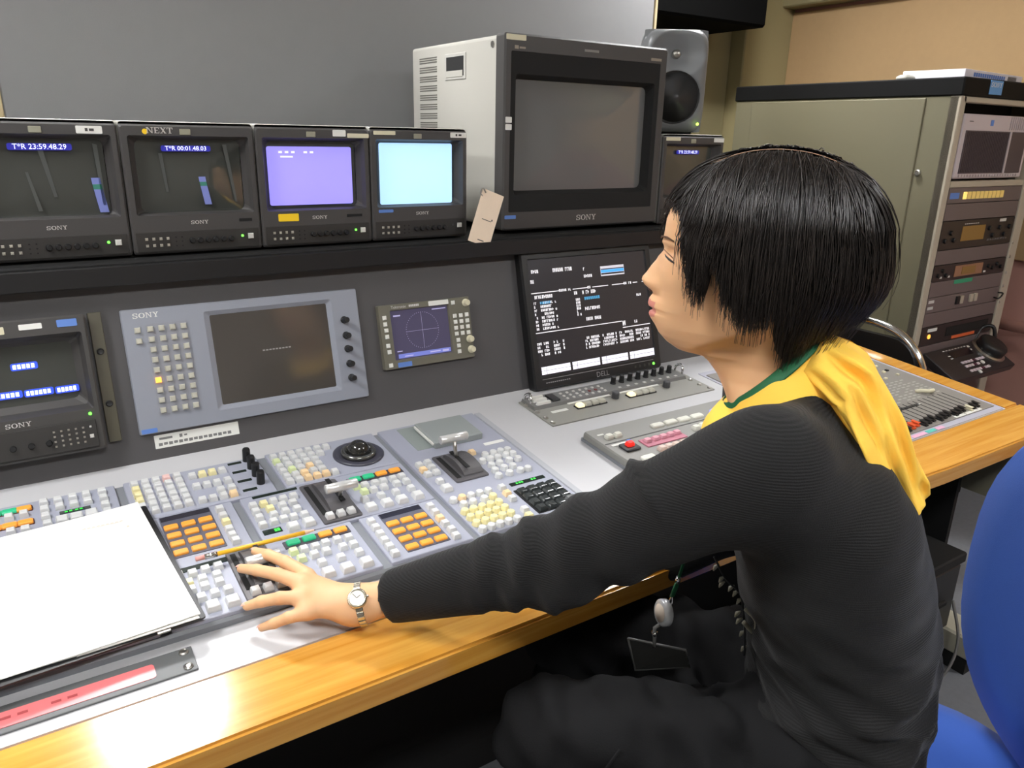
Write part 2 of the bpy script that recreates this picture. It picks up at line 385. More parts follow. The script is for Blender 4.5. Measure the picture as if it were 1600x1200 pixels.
def small_monitor(x, label, lit=None, led=True, nkeys=4):
    t = thing('crt_monitor', label, 'monitor', (x, 1.465, 1.145), YROT, 'small broadcast monitors on the shelf')
    mkobj('front_bezel', CRTF, BEZEL, t); mkobj('cabinet', CRTB, CAB, t)
    mkobj('screen', CRTS, lit or GLASS, t)
    c = B(t, 'control_strip', .006, MW-.006, .004, .038, 0, .0016, CTRL, .0008)
    for i in range(nkeys):
        for j in range(2): mkobj('small_key', CAPT4, M('dim_small_key', (160, 156, 144), .5), c, (.022-MW/2+i*.0115, -.006+j*.0115, .0008))
    for i in range(2):
        for j in range(3): mkobj('trim_hole', cylm(.0013, .0005, 8), BLACKM, c, (.070-MW/2+i*.010, -.008+j*.0075, .0008))
    for i in range(6): mkobj('trim_knob', KN6, BLACK, c, (.097-MW/2+i*.0135, 0, .0008))
    mkobj('power_led', cylm(.0022, .0015, 10), LEDG if led else DGREY, c, (.185-MW/2, .004, .0008))
    mkobj('power_key', CAPS, PRINT, c, (.200-MW/2, .003, .0004))
    mkobj('maker_name', serif('SONY', .0062), PRINT, t, (.113, .0525, .0006))
    B(t, 'tally_lamp', .095, .113, .2005, .2105, 0, .002, M('tally_lens', (150, 148, 130), .4), .001)
    return t
KN6 = lathe([(.005, 0), (.0048, .004), (.0038, .0055)], 12)
def sticker(t, x0, x1, y0, y1, mat, z=.0004, name='sticker', r=.0015):
    return mkobj(name, rectloft([(x0, x1, y0, y1, z-.0004, r), (x0, x1, y0, y1, z+.0003, r)]), mat, t)
def timecode(t, s, x, y, z, size):
    wdt = len(s)*size*.52
    mkobj('timecode_box', rectloft([(x-wdt/2, x+wdt/2, y-size*.46, y+size*.46, z, .003), (x-wdt/2, x+wdt/2, y-size*.46, y+size*.46, z+.0003, .003)]), TCB, t)
    mkobj('timecode', textmesh(s, size), TCT, t, (x, y, z+.0006))
X0 = -.0425
SCR_P = M('violet_screen', (150, 140, 240), .2, emit=(150, 142, 255), estr=.33)
SCR_B = M('pale_blue_screen', (170, 210, 250), .2, emit=(170, 212, 255), estr=.40)
m1 = small_monitor(X0, 'leftmost small monitor, dark screen reading 23:59.48.29')
timecode(m1, 'T*R 23:59.48.29', .108, .179, -.0160, .0115)
sticker(m1, .161, .199, .2005, .2125, WHITE); mkobj('label_print', quads([(.174, .178, .204, .209), (.180, .187, .2045, .2085)], .0012), DGREY, m1)
sticker(m1, .0, .032, .056, .062, BLUE)
def picture(t, pts, mat_rows):  # flat coloured patches laid just in front of the screen glass
    for (a, b, c, d), mt in zip(pts, mat_rows): mkobj('screen_patch', fixn(mesh_from('patch', [(a[0], a[1], -.0172), (b[0], b[1], -.0172), (c[0], c[1], -.0172), (d[0], d[1], -.0172)], [(0, 1, 2, 3)])), mt, t)
LAV = M('lavender_patch', (90, 96, 140), .4, emit=(128, 140, 210), estr=.16); TEA = M('teal_patch', (50, 100, 90), .4, emit=(60, 130, 110), estr=.14); GRY = M('grey_patch', (74, 76, 74), .3, emit=(90, 94, 92), estr=.04)
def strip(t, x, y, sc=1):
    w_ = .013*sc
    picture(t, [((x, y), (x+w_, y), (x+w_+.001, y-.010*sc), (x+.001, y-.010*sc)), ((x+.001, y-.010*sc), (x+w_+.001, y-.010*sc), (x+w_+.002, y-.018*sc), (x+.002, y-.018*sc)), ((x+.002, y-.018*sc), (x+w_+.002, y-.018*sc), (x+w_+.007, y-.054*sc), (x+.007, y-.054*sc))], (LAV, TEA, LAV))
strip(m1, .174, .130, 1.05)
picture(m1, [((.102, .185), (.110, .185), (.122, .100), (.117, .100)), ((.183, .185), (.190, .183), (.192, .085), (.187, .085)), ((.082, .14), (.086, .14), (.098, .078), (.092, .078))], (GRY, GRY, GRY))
m2 = small_monitor(X0+.2225, 'small monitor lettered NEXT, dark screen reading 00:01.48.03')
timecode(m2, 'T*R 00:01.48.03', .106, .178, -.0160, .0105)
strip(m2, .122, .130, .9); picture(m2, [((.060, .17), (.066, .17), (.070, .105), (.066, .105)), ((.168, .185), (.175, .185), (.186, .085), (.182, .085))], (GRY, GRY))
mkobj('next_lettering', serif('NEXT', .0095), PRINT, m2, (.064, .2075, .001)); mkobj('round_sticker', cylm(.0045, .0006, 16), YEL, m2, (.0405, .2055, 0))
B(m2, 'panel_catch', .182, .205, .051, .056, 0, .001, BLACKM)
m3 = small_monitor(X0+.445, 'small monitor showing a plain violet picture with yellow sticker')
mkobj('raster', bulge(.024, .190, .075, .183, .004, -.0195, .003), SCR_P, m3)
sticker(m3, .032, .071, .047, .061, YEL); sticker(m3, .147, .173, .2025, .2145, WHITE, name='label_sticker'); sticker(m3, .176, .2205, .2005, .2085, CREAM, name='label_sticker')
B(m3, 'panel_catch', .168, .200, .051, .056, 0, .001, BLACKM)
mkobj('caption', quads([(.045+.012*i, .052+.012*i, .171, .175) for i in (0, 1, 2, 4, 5)]+[(.048, .072, .163, .166)]), M('pale_violet_print', (215, 212, 255), .4, emit=(215, 212, 255), estr=.36), m3, (0, 0, -.0145))
m4 = small_monitor(X0+.6675, 'small monitor showing a bright pale blue picture', led=False)
mkobj('raster', bulge(.0265, .194, .070, .192, .004, -.0195, .003), SCR_B, m4)
sticker(m4, .008, .055, .207, .2145, CREAM, name='label_sticker'); sticker(m4, .180, .218, .204, .2145, WHITE, name='label_sticker'); sticker(m4, .014, .046, .056, .062, BLUE)
mkobj('label_print', quads([(.192, .196, .207, .2115), (.199, .206, .2075, .211)], .0012), DGREY, m4)
m5 = small_monitor(1.414, 'small monitor beneath the loudspeaker, partly hidden by dark hair')
timecode(m5, 'T*R 23:59.48.29', .104, .178, -.0160, .0105); sticker(m5, .008, .058, .206, .2145, CREAM, name='label_sticker'); sticker(m5, .180, .218, .204, .2145, WHITE, name='label_sticker')

# ---- card hanging off the side of the row
t = thing('hanging_card', 'cream paper card clipped beside the pale blue monitor', 'card', (.893, 1.43, 1.238), (math.radians(88), math.radians(-4), 0))
me = rectloft([(-.030, .026, -.115, 0, 0, .001), (-.030, .026, -.115, 0, .0008, .001)])
mkobj('card_sheet', me, M('cream_card', (238, 218, 194), .7, var=.04, vscale=40), t, rot=(0, 0, math.radians(-24)))
mkobj('pencil_marks', quads([(-.012, .012, -.062, -.0605), (.012, .015, -.060, -.056), (-.008, .008, -.107, -.105)], .0012), DGREY, t, rot=(0, 0, math.radians(-24)))
mkobj('clip', tube(bez([(-.03, -.004, 0), (-.036, .006, .002), (-.028, .012, .002), (-.022, .002, .002)], 12), .0015, 6), STEEL, t)

# ================================================================== big CRT monitor
t = thing('studio_monitor', 'large pale grey studio monitor with a switched-off dark screen', 'monitor', (.937, 1.465, 1.150), YROT)
bw, bh = .470, .412
mkobj('front_bezel', rectloft([(0, bw, 0, bh, -.035, .006), (0, bw, 0, bh, -.004, .006), (.004, bw-.004, .004, bh-.004, 0, .006), (.016, bw-.022, .040, bh-.035, 0, .003), (.018, bw-.024, .042, bh-.037, -.004, .004)], True, False), BEZEL, t)
mkobj('inner_mask', rectloft([(.016, bw-.022, .040, bh-.035, -.001, .003), (.030, bw-.036, .078, bh-.080, -.002, .006), (.036, bw-.043, .086, bh-.089, -.026, .014)], False, False), BLACKM, t)
mkobj('screen', bulge(.030, bw-.038, .080, bh-.083, .016, -.026, .012), M('big_dark_crt_glass', (108, 108, 107), .08, spec=.9), t)
cab = mkobj('cabinet', rectloft([(.002, bw-.002, .004, bh-.002, -.035, .008), (.002, bw-.002, .004, bh-.002, -.44, .008)], True, True), CAB, t)
SLOT = M('vent_slot_shadow', (96, 94, 88), .8)
for g in range(11):
    for s in range(3): mkobj('vent_slot', boxmesh(.0008, .0028, .092), SLOT, cab, (.0018, .382-g*.0215-s*.0052, -.356))
h = mkobj('handle_cup', boxmesh(.004, .058, .100, .004, 2), M('handle_frame_grey', (176, 174, 168), .5), cab, (.002, .356, -.217))
mkobj('cup_recess', boxmesh(.003, .044, .084, .002), BLACKM, h, (-.0012, 0, 0)); mkobj('cup_ledge', boxmesh(.003, .016, .080, .002), CAB, h, (-.0016, -.016, -.002))
mkobj('side_screw', cylm(.007, .002, 12), STEEL, cab, (.002, .392, -.052), (0, -PI/2, 0))
mkobj('maker_name', serif('SONY', .0125), PRINT, t, (.240, .022, .001))
sticker(t, .003, .053, .398, .409, CREAM, name='label_sticker'); sticker(t, .006, .036, .026, .034, BLUE)
sticker(t, .004, .020, .232, .244, WHITE, name='label_sticker'); sticker(t, .004, .020, .217, .229, WHITE, name='label_sticker')
B(t, 'brand_bar', .212, .253, .388, .393, 0, .0012, M('pale_print_bar', (130, 128, 124), .6))
mkobj('model_print', quads([(.024, .034, .381, .388), (.036, .052, .382, .386), (.414, .448, .382, .388)], .0008), M('dim_print', (150, 140, 126), .6), t)

# ================================================================== loudspeaker on the fifth monitor
t = thing('loudspeaker', 'rounded dark grey two-way loudspeaker standing on a small monitor', 'loudspeaker', (1.538, 1.565, 1.372), (PI/2, 0, math.radians(-33)))
SPK = M('speaker_grey', (116, 118, 120), .36, var=.02)
W2, HH = .086, .258
nx, ny = 48, 68; V = []; F = []
def spk_z(x, y):
    rx, ry = abs(x)/W2, abs(y-HH/2)/(HH/2)
    e = .045*(1-max(0, 1-(rx**4.5+ry**7))**.35)
    z = -e
    dt = math.hypot(x/.074, (y-.196)/.058); z -= .030*max(0, 1-dt**2) if dt < 1 else 0
    dw = math.hypot(x, y-.088)
    if dw < .066: z -= .004+.028*max(0, 1-(dw/.064)**1.6)
    if dw < .022: z += .020*math.sqrt(max(0, 1-(dw/.022)**2))*.8
    return z
for j in range(ny+1):
    for i in range(nx+1):
        a = (i/nx*2-1); b = j/ny*2-1
        x = W2*a*math.sqrt(max(0, 1-.06*b**8)); y = HH/2+HH/2*b*math.sqrt(max(0, 1-.04*a**8)); V.append((x, y, spk_z(x, y)))
for j in range(ny):
    for i in range(nx): F.append((j*(nx+1)+i, j*(nx+1)+i+1, (j+1)*(nx+1)+i+1, (j+1)*(nx+1)+i))
mkobj('front_baffle', smooth(mesh_from('baffle', V, F)), SPK, t)
mkobj('enclosure', smooth(rectloft([(-W2*.985, W2*.985, .003, HH-.003, -.045, .03), (-W2, W2, 0, HH, -.075, .03), (-W2*.9, W2*.9, .01, HH-.01, -.15, .03), (-W2*.6, W2*.6, .04, HH-.04, -.175, .03)], False, True, 6)), SPK, t)
mkobj('woofer_ring', lathe([(.067, -.004), (.066, -.001), (.062, -.003), (.061, -.006)], 40), BLACK, t, (0, .088, 0))
mkobj('woofer_cone', smooth(lathe([(.0615, -.004), (.052, -.010), (.024, -.032), (.022, -.030), (.015, -.017), (.0001, -.012)], 40)), M('woofer_cone', (58, 58, 59), .28), t, (0, .088, .0005))
mkobj('tweeter_dome', smooth(lathe([(.012, -.03), (.011, -.022), (.007, -.018), (.0001, -.0165)], 20)), STEEL, t, (0, .196, .0))
mkobj('power_led', cylm(.0035, .002, 10), M('yellow_green_led', (200, 255, 80), .4, emit=(190, 255, 60), estr=3), t, (.066, .022, -.0005))
B(t, 'foot_pad', -.06, .06, -.004, .004, -.13, -.04, BLACKM, .001)

# ================================================================== devices set into the charcoal panel
# ---- rack monitor at far left
t = thing('rack_monitor', 'black rack monitor set in the charcoal panel at the left edge', 'monitor', pan(-.16, -.285), PROT)
mkobj('front_bezel', rectloft([(0, .247, .0, .228, .0005, .004), (0, .247, 0, .228, .026, .004), (.003, .244, .003, .225, .028, .004), (.030, .238, .070, .200, .028, .004), (.036, .232, .078, .192, .010, .006), (.050, .221, .090, .186, .002, .010)], False, False), DGREY, t)
mkobj('screen', bulge(.046, .225, .086, .190, .010, .002, .004), GLASS, t)
c = B(t, 'control_drawer', .004, .236, .006, .052, .028, .033, CTRL, .001)
for i in range(3): mkobj('trim_knob', KN6, BLACK, c, (-.005+i*.025, -.004, .0025))
for i in range(5):
    for j in range(4): mkobj('key_dot', CAPD, M('dim_key_dot', (140, 136, 126), .5), c, (.054+i*.0105, -.012+j*.008, .0024))
mkobj('square_key', CAPT, PRINT, c, (.107, -.004, .0025)); mkobj('key_dot', CAPD, PRINT, c, (.107, .012, .0025))
mkobj('maker_name', serif('SONY', .0075), PRINT, t, (.128, .061, .0292)); mkobj('power_led', cylm(.0026, .002, 10), LEDG, t, (.230, .062, .028))
sticker(t, .060, .132, .207, .219, CREAM, .0286, 'label_sticker'); sticker(t, .152, .184, .211, .220, WHITE, .0286, 'label_sticker'); sticker(t, .205, .234, .210, .222, BLUE, .0286)
TG = M('blue_white_glow', (220, 230, 255), .5, emit=(215, 225, 255), estr=.9); TH = M('blue_halo', (40, 70, 200), .5, emit=(50, 80, 230), estr=.3)
for x0, x1, y in ((.134, .166, .153), (.146, .182, .108), (.190, .219, .107), (.105, .138, .109)):
    mkobj('readout_halo', rectloft([(x0-.003, x1+.003, y-.006, y+.006, .0050, .003), (x0-.003, x1+.003, y-.006, y+.006, .0066, .003)]), TH, t)
    n = int((x1-x0)/.0058); mkobj('readout', quads([(x0+i*(x1-x0)/n, x0+(i+.72)*(x1-x0)/n, y-.0035, y+.0035) for i in range(n)], .0070), TG, t)
br = B(t, 'rack_ear', .252, .272, .006, .229, -.004, .012, M('olive_dark_bracket', (78, 74, 60), .5), .001)
for y in (.045, -.045): mkobj('ear_screw', SCREW, BLACK, br, (0, y, .008))

# ---- touch panel with key block
t = thing('touch_panel', 'grey panel with dark touch screen, key block and five knobs', 'control panel', pan(.141, -.278), PROT)
mkobj('fascia', rectloft([(0, .431, 0, .221, -.006, .003), (0, .431, 0, .221, .006, .003), (.0015, .4295, .0015, .2195, .0085, .003), (.135, .376, .022, .205, .0085, .004), (.146, .366, .031, .197, .003, .003)], True, False), M('slate_grey_fascia', (142, 146, 156), .42, var=.02), t)
mkobj('touch_screen', rectloft([(.143, .369, .028, .200, .0015, .003), (.143, .369, .028, .200, .0032, .003)]), LCD, t)
mkobj('screen_caption', quads([(.232+i*.0062, .2365+i*.0062, .120, .1225) for i in range(9)], .0036), M('dim_caption', (150, 148, 146), .5), t)
kb = mkobj('key_block', rectloft([(.036, .106, .031, .193, .0080, .002), (.036, .106, .031, .193, .0092, .002)]), M('key_block_grey', (140, 142, 150), .45), t)
LITK = M('amber_lit_key', (255, 180, 90), .3, emit=(255, 150, 60), estr=.8)
KEYW = M('stone_keycap', (186, 184, 170), .4)
for r in range(9):
    for c_ in range(4): mkobj('panel_key', CAPS, LITK if (r, c_) == (5, 0) else KEYW, kb, (.0435+c_*.0183, .184-r*.0181, .009))
for y in (.184, .165): mkobj('panel_key', CAPS, KEYW, t, (.023, y, .0083))
for y in (.161, .130, .103, .073, .044): mkobj('knob', KNOB, BLACK, t, (.398, y, .0085))
mkobj('maker_name', serif('SONY', .0088), WHITE, t, (.040, .209, .0090))
sticker(t, .003, .029, .002, .010, BLUE, .0088)
t = thing('paper_label', 'white paper label stuck beneath the touch panel', 'label', pan(.163, -.307), PROT)
mkobj('label_sheet', rectloft([(0, .146, 0, .024, 0, .001), (0, .146, 0, .024, .0008, .001)]), WHITE, t)
mkobj('handwriting', quads([(.006+i*.0085, .0125+i*.0085, .004+.001*(i % 2), .0095) for i in range(15)]+[(.008, .030, .015, .019), (.042, .047, .014, .020), (.050, .055, .0155, .0185)], .0011), M('grey_ink', (120, 120, 118), .7), t)

# ---- waveform monitor
t = thing('waveform_monitor', 'olive waveform monitor with small violet screen set in the charcoal panel', 'waveform monitor', pan(.612, -.231), PROT)
OLV = M('olive_instrument_grey', (104, 101, 88), .5)
mkobj('fascia', rectloft([(0, .216, 0, .134, -.004, .002), (0, .216, 0, .134, .010, .002), (.001, .215, .001, .133, .012, .002), (.026, .164, .016, .122, .012, .002), (.028, .162, .018, .120, .006, .002)], True, False), OLV, t)
mkobj('screen', rectloft([(.026, .164, .016, .122, .005, .002), (.026, .164, .016, .122, .0066, .002)]), M('violet_grey_screen', (70, 66, 84), .2, emit=(86, 80, 112), estr=.12), t)
VP = M('lilac_trace', (190, 186, 220), .4, emit=(170, 165, 215), estr=.14)
mkobj('menu_bar', quads([(.036, .160, .020, .029)], .0070), M('blue_menu_bar', (110, 120, 190), .4, emit=(110, 120, 200), estr=.2), t)
ring = [(.098+.038*math.cos(a), .074+.038*math.sin(a)) for a in [2*PI*i/48 for i in range(48)]]
mkobj('graticule', quads([(x-.0005, x+.0005, y-.0005, y+.0005) for x, y in ring]+[(.060, .136, .0738, .0742), (.0978, .0982, .036, .112), (.110, .135, .0235, .0262), (.140, .155, .022, .0262), (.05, .07, .0225, .0245), (.034, .050, .108, .111), (.034, .046, .034, .036), (.125, .158, .114, .116)], .0073), VP, t)
KS = capmesh(.0085, .003)
for x, y in ((.012, .108), (.012, .095), (.013, .082), (.013, .069), (.013, .050), (.014, .037), (.014, .009), (.175, .124)): mkobj('soft_key', KS, WHITE, t, (x, y, .012))
for r in range(4):
    for c_ in range(3): mkobj('soft_key', KS, WHITE, t, (.176+c_*.0148, .095-r*.0130, .012))
for y in (.042, .030, .017): mkobj('soft_key', KS, WHITE, t, (.178, y, .012))
WK = lathe([(.0085, 0), (.0085, .002), (.0072, .004), (.0066, .010), (.005, .0115)], 16)
for x, y in ((.206, .121), (.207, .041), (.208, .018)): mkobj('round_knob', WK, CREAM, t, (x, y, .012))
lid(t, 'Tektronix', .046, .1275, .0124, .0085); mkobj('model_print', quads([(.070+i*.004, .0732+i*.004, .1255, .130) for i in range(6)], .0124), PRINT, t)
sticker(t, .116, .164, .1225, .1325, WHITE, .0124, 'label_sticker'); sticker(t, .030, .062, .002, .012, BLUE, .0124)

# ---- flat desktop monitor leaning on the panel
la = math.radians(15.1)
t = thing('lcd_monitor', 'flat black desktop screen with white text tables beside the face', 'monitor', (.966, 1.352, .795), (PI/2-la, 0, 0))
mkobj('bezel', rectloft([(0, .396, 0, .320, -.028, .006), (0, .396, 0, .320, -.006, .006), (.003, .393, .003, .317, 0, .006), (.018, .379, .030, .303, 0, .002), (.020, .377, .032, .301, -.004, .002)], True, False), BLACK, t)
mkobj('screen', rectloft([(.018, .379, .030, .303, -.006, .002), (.018, .379, .030, .303, -.0035, .002)]), M('lit_black_lcd', (30, 29, 31), .25, emit=(52, 50, 56), estr=.2), t)
mkobj('back_shell', rectloft([(.02, .376, .02, .30, -.028, .01), (.06, .336, .06, .26, -.05, .02)], False, True), BLACKM, t)
tx = []
def words(x0, x1, y, h, ch=.0052):
    n = max(1, int((x1-x0)/ch))
    for i in range(n):
        if rng.random() < .88:
            a = x0+i*ch; tx.append((a, a+ch*.34, y, y+h)); tx.append((a+ch*.2, a+ch*.76, y+h*(.05 if rng.random() < .5 else .75), y+h*(.3 if rng.random() < .5 else 1)))
            if rng.random() < .6: tx.append((a+ch*.5, a+ch*.76, y, y+h))
words(.027, .058, .270, .008); words(.088, .152, .269, .009); words(.178, .184, .266, .007); words(.178, .206, .249, .007); words(.022, .036, .247, .008)
tx += [(.019, .100, .2235, .2255), (.140, .185, .2235, .2255), (.200, .250, .2235, .2255), (.262, .300, .2235, .2255), (.330, .345, .2235, .2255), (.360, .372, .2235, .2255)]
words(.100, .140, .222, .006, .0045); words(.185, .198, .222, .006); words(.300, .330, .222, .006)
words(.023, .082, .211, .008); words(.143, .158, .211, .008); words(.168, .218, .210, .009)
for i in range(8): words(.024, .036, .198-i*.0085, .006, .004); words(.042, .080, .198-i*.0085, .006, .0046); words(.084, .090, .198-i*.0085, .005)
for i in range(6): words(.146, .160, .196-i*.0072, .006, .0045)
words(.171, .221, .171, .008); words(.171, .221, .146, .008); words(.338, .356, .190, .006)
tx += [(.019, .282, .1315, .1335), (.282, .373, .1155, .1175)]; words(.283, .298, .121, .012); words(.322, .334, .124, .007)
for i in range(4):
    words(.019, .034, .104-i*.0085, .006, .005); words(.039, .056, .104-i*.0085, .006, .005); words(.067, .090, .104-i*.0085, .006, .0048); words(.094, .099, .104-i*.0085, .006)
    for k in range(4): words(.161+k*.054, .161+k*.054+.048, .102-i*.0078, .006, .0046)
mkobj('screen_text', quads(tx, -.0030), M('white_screen_text', (225, 222, 225), .5, emit=(215, 212, 216), estr=.3), t)
WB = M('white_screen_box', (232, 230, 240), .5, emit=(232, 230, 240), estr=.33)
for k in range(4):
    o = mkobj('soft_label', quads([(.024+k*.0905, .108+k*.0905, .035, .053)], -.0030), WB, t); mkobj('label_lines', quads([(.038+k*.0905, .039+k*.0905, .035, .053), (.024+k*.0905, .108+k*.0905, .0435, .0442)], .0002-.0030), DGREY, o)
mkobj('bar_box', quads([(.231, .306, .248, .272)], -.0030), M('grey_screen_box', (190, 188, 196), .5, emit=(190, 188, 198), estr=.3), t)
mkobj('blue_bar', quads([(.232, .305, .256, .263)], -.0028), M('blue_screen_bar', (70, 150, 220), .5, emit=(60, 150, 230), estr=.4), t); mkobj('dark_bar', quads([(.232, .305, .2515, .255), (.232, .305, .2635, .2655)], -.0027), BLACKM, t)
mkobj('blue_text', quads([(.042+i*.005, .0455+i*.005, .198, .204) for i in range(6)]+[(.172+i*.006, .1765+i*.006, .196, .203) for i in range(8)], -.0026), M('blue_screen_text', (60, 120, 150), .5, emit=(60, 130, 170), estr=.5), t)
lid(t, 'DELL', .200, .012, .0006, .018, M('grey_print', (150, 148, 150), .5))
mkobj('trim_line', quads([(.021, .368, .0235, .0248)], .0004), M('grey_print', (150, 148, 150), .5), t); mkobj('model_print', quads([(.030+i*.006, .0345+i*.006, .014, .0165) for i in range(12)], .0004), M('grey_print', (150, 148, 150), .5), t)
for i in range(5): mkobj('power_key', cylm(.0035, .001, 10), LEDG if i == 4 else DGREY, t, (.306+i*.0155, .014, 0))

# ================================================================== video switcher console on the desk
t = thing('switcher_console', 'wide blue-grey video switcher console covered with rows of keys', 'switcher', desk(0, -.495), DROT)
def ly(v): return v+.495
mkobj('chassis', rectloft([(-.40, .778, .002, .401, 0, .002), (-.40, .778, 0, .400, .010, .002), (-.398, .774, .003, .398, .014, .002)]), PLATE_D, t)
PLATES = {}
for key, (a, b, c, d) in {'L': (-.396, .082, -.491, -.097), 'A': (.095, .309, -.224, -.097), 'F': (.095, .234, -.491, -.226), 'Bk': (.325, .531, -.224, -.097),
                          'M': (.247, .531, -.361, -.226), 'D': (.247, .380, -.491, -.363), 'K': (.394, .531, -.491, -.363), 'E': (.543, .757, -.491, -.097)}.items():
    PLATES[key] = mkobj('module_panel', rectloft([(a, b, ly(c), ly(d), .012, .002), (a, b, ly(c), ly(d), .0190, .002), (a+.001, b-.001, ly(c)+.001, ly(d)-.001, .0200, .002)]), PLATE, t)
mkobj('side_rail', rectloft([(.760, .777, .002, .399, .010, .001), (.762, .774, .004, .397, .018, .001)]), M('pale_rail_grey', (172, 174, 180), .4), t)
def keys(pl, L, name='button', capm=CAP, h=.0198, du=0):
    for q in L:
        k = q[2] if len(q) > 2 else 'w'; me = CAPL if k == 'L' else capm
        mkobj(name, me, BTN['w' if k == 'L' else k], PLATES[pl], (q[0]/1000, ly(q[1]/1000), h))
def grid(u0, v0, u1, v1, nc, nr, col={}): return [(u0+(u1-u0)*c/(nc-1), v0+(v1-v0)*r/(nr-1), col.get((r, c), 'w')) for r in range(nr) for c in range(nc)]
keys('A', grid(110, -115, 175, -208, 5, 6, {(1, 0): 'y', (2, 0): 'y', (3, 0): 'y', (0, 3): 'p'}))
keys('A', [(197,-126),(213,-126,'y'),(229,-126,'y'),(245,-127),(196,-163),(212,-164),(228,-164),(245,-164),(228,-190),(245,-190),(227,-210),(243,-210,'o'),(195,-209),(211,-210)])
keys('F', [(212,-247),(212,-268),(212,-287,'y'),(211,-308),(211,-326),(212,-342),(141,-393),(158,-392),(175,-392),(150,-411),(169,-411),(149,-428),(168,-428),(140,-450),(157,-449),(174,-449),(149,-474,'L'),(174,-475,'L'),(124,-390),(132,-412,'y'),(132,-428)])
keys('Bk', grid(335, -119, 398, -212, 5, 6, {(1, 0): 'g', (3, 1): 'g', (5, 2): 'o', (5, 3): 'o', (5, 4): 'o', (4, 2): 'o', (3, 3): 'o'})+[(415,-119),(414,-138),(431,-120),(413,-213)])
keys('M', [(260,-260),(276,-262,'y'),(292,-260),(308,-260),(325,-259),(259,-279),(281,-280,'y'),(301,-278),(318,-278),(259,-298),(281,-299),(300,-297),(318,-298),(258,-320),(275,-318),(291,-317),(306,-318),(323,-319),(297,-344,'L'),(322,-343,'L')])
keys('D', [(277,-406,'g'),(292,-407),(309,-408),(325,-406),(343,-406),(360,-408),(282,-427,'g'),(301,-426),(319,-426),(344,-427),(360,-428),(304,-449),(332,-450),(360,-450),(304,-475,'L'),(331,-477,'L'),(360,-477,'L'),(263,-424)])
keys('M', [(427,-276,'g'),(442,-277),(460,-278),(475,-278),(493,-278),(510,-277),(433,-296,'g'),(449,-297),(468,-297),(492,-296),(510,-296),(424,-319),(453,-319),(479,-320),(507,-320),(424,-345,'L'),(452,-345,'L'),(478,-346,'L'),(507,-346,'L')])
keys('K', [(407,-384),(407,-402),(406,-421),(405,-439),(405,-457),(405,-476),(510,-385),(509,-404),(508,-423,'o'),(508,-440),(509,-459),(507,-477)])
keys('E', [(555,-255),(573,-253),(554,-274,'o'),(572,-271),(554,-291),(571,-291),(562,-321),(561,-347,'L'),(665,-254,'o'),(648,-386),(646,-406,'o'),(645,-424),(645,-462),(641,-481,'y')])
keys('E', [(683,-272),(701,-272),(717,-272),(732,-273),(666,-291),(684,-290),(700,-290),(718,-289),(733,-290),(673,-311),(691,-310),(713,-309),(731,-311),(669,-330),(689,-329),(707,-330),(665,-349),(688,-349),(711,-349),(727,-350),(553,-385),(570,-385,'o'),(587,-385),(604,-385),(621,-385),(562,-404),(580,-404),(602,-404),(619,-404,'y')]
     + [(553+16.3*c, -424-18.6*r, 'w' if r == 3 else 'y') for r in range(4) for c in range(5)], capm=CAPR)
keys('L', [(-63,-136),(-44,-135),(-62,-178),(-44,-180),(-17,-113),(-17,-134),(-17,-155),(-16,-178),(-16,-197),(2,-114),(3,-135),(22,-114),(22,-136),(41,-114),(41,-136),(63,-115),(63,-136),(63,-158),(63,-180),(3,-178,'L'),(22,-178,'L'),(42,-177,'L'),(-84,-136),(-84,-178),(-104,-136),(-104,-178)])
BAR = M('key_bar_base', (60, 58, 66), .5)
LK = rectloft([(-.0098, .0098, -.0058, .0058, 0, .002), (-.0098, .0098, -.0058, .0058, .003, .002), (-.0085, .0085, -.0045, .0045, .0042, .002)])
for pl, L in (('D', [(284,-382,'G'),(308,-382,'G'),(333,-382,'O'),(357,-382,'O')]), ('M', [(435,-251,'G'),(459,-251,'G'),(483,-251,'O'),(508,-251,'O')])):
    b0, b1, v0 = L[0][0]/1000, L[-1][0]/1000, L[0][1]/1000
    mkobj('key_bar', rectloft([(b0-.014, b1+.014, ly(v0)-.010, ly(v0)+.008, .0195, .001), (b0-.014, b1+.014, ly(v0)-.010, ly(v0)+.008, .0215, .001)]), BAR, PLATES[pl])
    for q in L: mkobj('lit_key', LK, BTN[q[2]], PLATES[pl], (q[0]/1000, ly(q[1]/1000), .0213))
for v, L in ((-.118, [(-62, 'G'), (-43, 'O'), (-82, 'G'), (-102, 'O')]), (-.159, [(-63, 'O'), (-43, 'O'), (-83, 'O'), (-103, 'O')])):
    mkobj('key_bar', rectloft([(-.115, -.032, ly(v)-.006, ly(v)+.009, .0195, .001), (-.115, -.032, ly(v)-.006, ly(v)+.009, .0215, .001)]), M('dark_red_bar', (86, 36, 24), .5), PLATES['L'])
    for u, k in L: mkobj('lit_key', LK, BTN[k], PLATES['L'], (u/1000, ly(v), .0213))
def pad(pl, u0, u1, v1, v0, ks):
    b = mkobj('source_pad', rectloft([(u0, u1, ly(v0), ly(v1), .0195, .001), (u0, u1, ly(v0), ly(v1), .0212, .001)]), M('navy_pad_base', (88, 89, 102), .5), PLATES[pl])
    mkobj('pad_display', quads([(u0+.001, u1-.001, ly(v1)-.014, ly(v1)-.001)], .0215), M('display_glass', (42, 40, 50), .2), PLATES[pl])
    for r in range(4):
        for c in range(3): mkobj('lit_key', LK, BTN['O'], PLATES[pl], ((ks[0]+c*ks[2])/1000, ly((ks[1]-r*ks[3])/1000), .0210))
pad('F', .126, .199, -.230, -.345, (137.5, -265, 24.5, 23.2)); pad('K', .425, .497, -.368, -.479, (435.5, -402, 24.2, 22.8))
